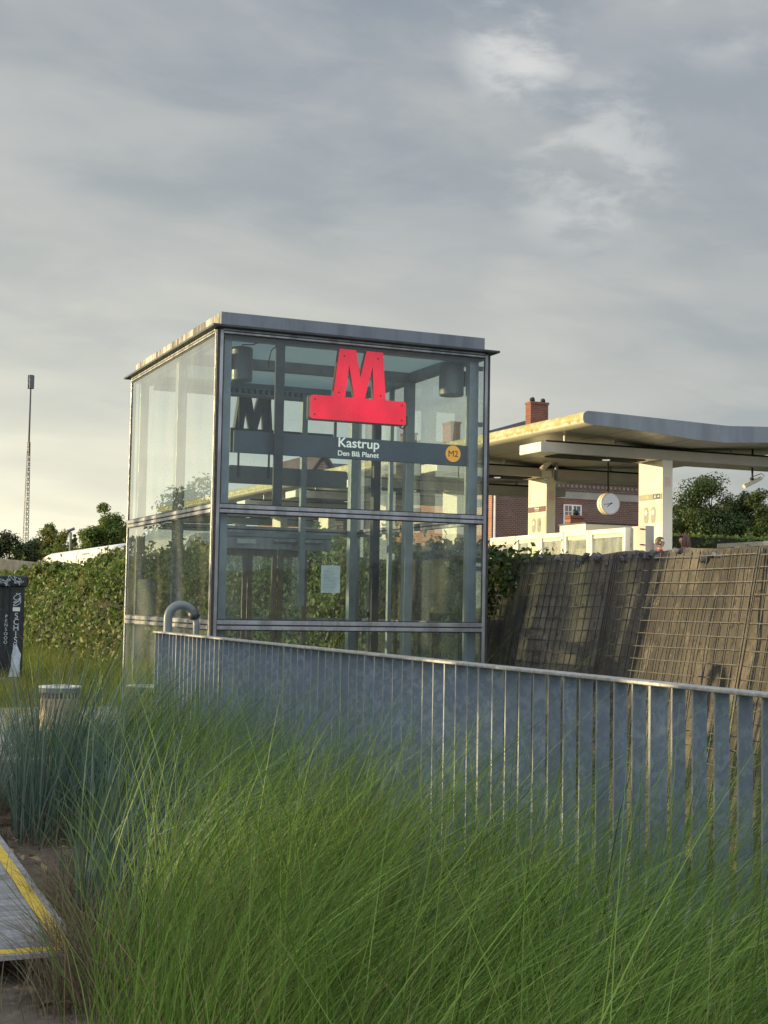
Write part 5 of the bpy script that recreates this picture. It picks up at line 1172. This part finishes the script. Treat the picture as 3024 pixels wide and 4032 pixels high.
# blue-green lyme grass
cl = [(1.36, 6.05, .13, 130, 1.0), (1.55, 6.7, .18, 190, 1.05), (1.72, 6.2, .12, 80, .95),
      (1.60, 8.5, .24, 380, 1.12), (1.80, 9.5, .22, 200, 1.08), (1.36, 9.3, .10, 90, .8), (1.72, 7.35, .16, 120, .9),
      (1.5, 5.7, .14, 90, .62), (1.22, 5.15, .10, 60, .55), (1.35, 4.5, .2, 60, .5), (1.9, 5.9, .2, 60, .9), (1.32, 6.35, .1, 40, .5), (2.30, 12.9, .36, 190, .46), (2.75, 12.6, .3, 110, .42)]
Vs, Fs, vs_, o_ = [], [], [], 0
for (x, y, r, n, h) in cl:
    a = rs.uniform(0, 6.28, n); q = r*np.sqrt(rs.uniform(0, 1, n)); base = np.stack([x+q*np.cos(a), y+q*np.sin(a), np.zeros(n)], 1)
    lean = np.stack([np.cos(a), np.sin(a)], 1)*rs.uniform(0, .5, n)[:, None]+CR[None, :]*rs.uniform(.05, .34 if y > 7 else .75, n)[:, None]+rs.normal(0, .09, (n, 2))
    L = h*rs.uniform(.45, 1.16, n); bend = np.where(rs.uniform(0, 1, n) < (.2 if y > 7 else .4), rs.uniform(.3, .62, n), rs.uniform(0, .14, n))
    lean *= np.where(bend > .3, 1.8, 1)[:, None]
    V, Fq, sg = blades(base, L, lean, bend, rs.uniform(.0045, .0105, n), rs, 8); Vs.append(V); Fs.append(Fq+o_); o_ += len(V); vs_.append(np.repeat(rs.uniform(0, 1, n), sg))
n = 110; a = rs.uniform(0, 6.28, n); base = np.stack([1.48+.22*np.cos(a)*rs.uniform(0, 1, n), 6.25+.6*np.sin(a)*rs.uniform(0, 1, n), np.zeros(n)], 1)
V, Fq, sg = blades(base, rs.uniform(.85, 1.25, n), CR[None, :]*rs.uniform(.5, 1.15, n)[:, None]+rs.normal(0, .14, (n, 2)), rs.uniform(.25, .55, n), rs.uniform(.008, .015, n), rs, 10); Vs.append(V); Fs.append(Fq+o_); o_ += len(V); vs_.append(np.repeat(rs.uniform(.9, 1.35, n), sg))
np_mesh('lyme_grass', np.concatenate(Vs), np.concatenate(Fs), np.concatenate(vs_), M['lyme'], label='stiff blue-green grass clumps left of the railing end', cat='grass', kind='stuff')
# brown thatch at the feet of the clumps
n = 7000; cl += [(1.12, 4.95, .13, 0, 0)]*2 + [(1.13, 5.45, .06, 0, 0)] + [(1.2, 5.3, .12, 0, 0)]*2; c_ = rs.choice(len(cl), n); pc_ = np.array([(q[0], q[1], q[2]) for q in cl])[c_]
base = np.zeros((n, 3)); base[:, 0] = pc_[:, 0]+rs.normal(0, 1, n)*pc_[:, 2]*.75-.04; base[:, 1] = pc_[:, 1]+rs.normal(0, 1, n)*pc_[:, 2]*.75
V, Fq, sg = blades(base, rs.uniform(.08, .42, n), rs.normal(0, .6, (n, 2)), rs.uniform(0, .5, n), rs.uniform(.002, .0045, n), rs, 4)
np_mesh('thatch', V, Fq, np.repeat(rs.uniform(0, 1, n), sg), M['thatch'] if 'thatch' in M else M.setdefault('thatch', leafmat('brown_thatch', (.095, .078, .046), (.22, .18, .11), (.115, .09, .05), .15, .7, 4)), label='brown dead thatch round the feet of the grass clumps', cat='dry grass', kind='stuff')
# leaf litter
n = 420; x = rs.uniform(.2, 1.75, n); y = rs.uniform(2.8, 10, n); kp = ~((y > 5.3) & (x < 1.19)); x, y = x[kp], y[kp]; n = len(x)
P = np.stack([x, y, rs.uniform(.012, .04, n)], 1); V, Fq = leaves(P, np.array((0, 0, 1.)), rs.uniform(.02, .075, n), rs, .45, .5)
np_mesh('leaf_litter', V, Fq, rs.uniform(0, 1, n), M['litter'], label='curled dry leaves littering the bare soil', cat='leaves', kind='stuff')
# lit verge grass between paving and hedge
n = 42000; y = 12.5+30*rs.uniform(0, 1, n)**1.25; x = rs.uniform(-.5, 6.0, n); kp = ~((y < 17.6) & ((x > 2.9) | (y < 12.7) & (x < 2.9)) & (rs.uniform(0, 1, n) < .97)) & ~((y < 18.2) & (np.abs(x-.9) < 1.3) & (rs.uniform(0, 1, n) < .9))
x, y = x[kp], y[kp]; n = len(x); base = np.stack([x, y, np.full(n, -.01)], 1)
near = np.clip((x-3.8)/2.2, 0, 1)
L = (.16+.22*near+.10*(y > 19))*rs.lognormal(0, .3, n)
V, Fq, sg = blades(base, L, rs.normal(0, .35, (n, 2))+CR[None, :]*.15, rs.uniform(0, .3, n), .0035+.0004*(y-12), rs, 3)
np_mesh('verge_grass', V, Fq, np.repeat(rs.uniform(0, 1, n), sg), M['verge'], label='sunlit rough verge grass in front of the hedge', cat='grass', kind='stuff')
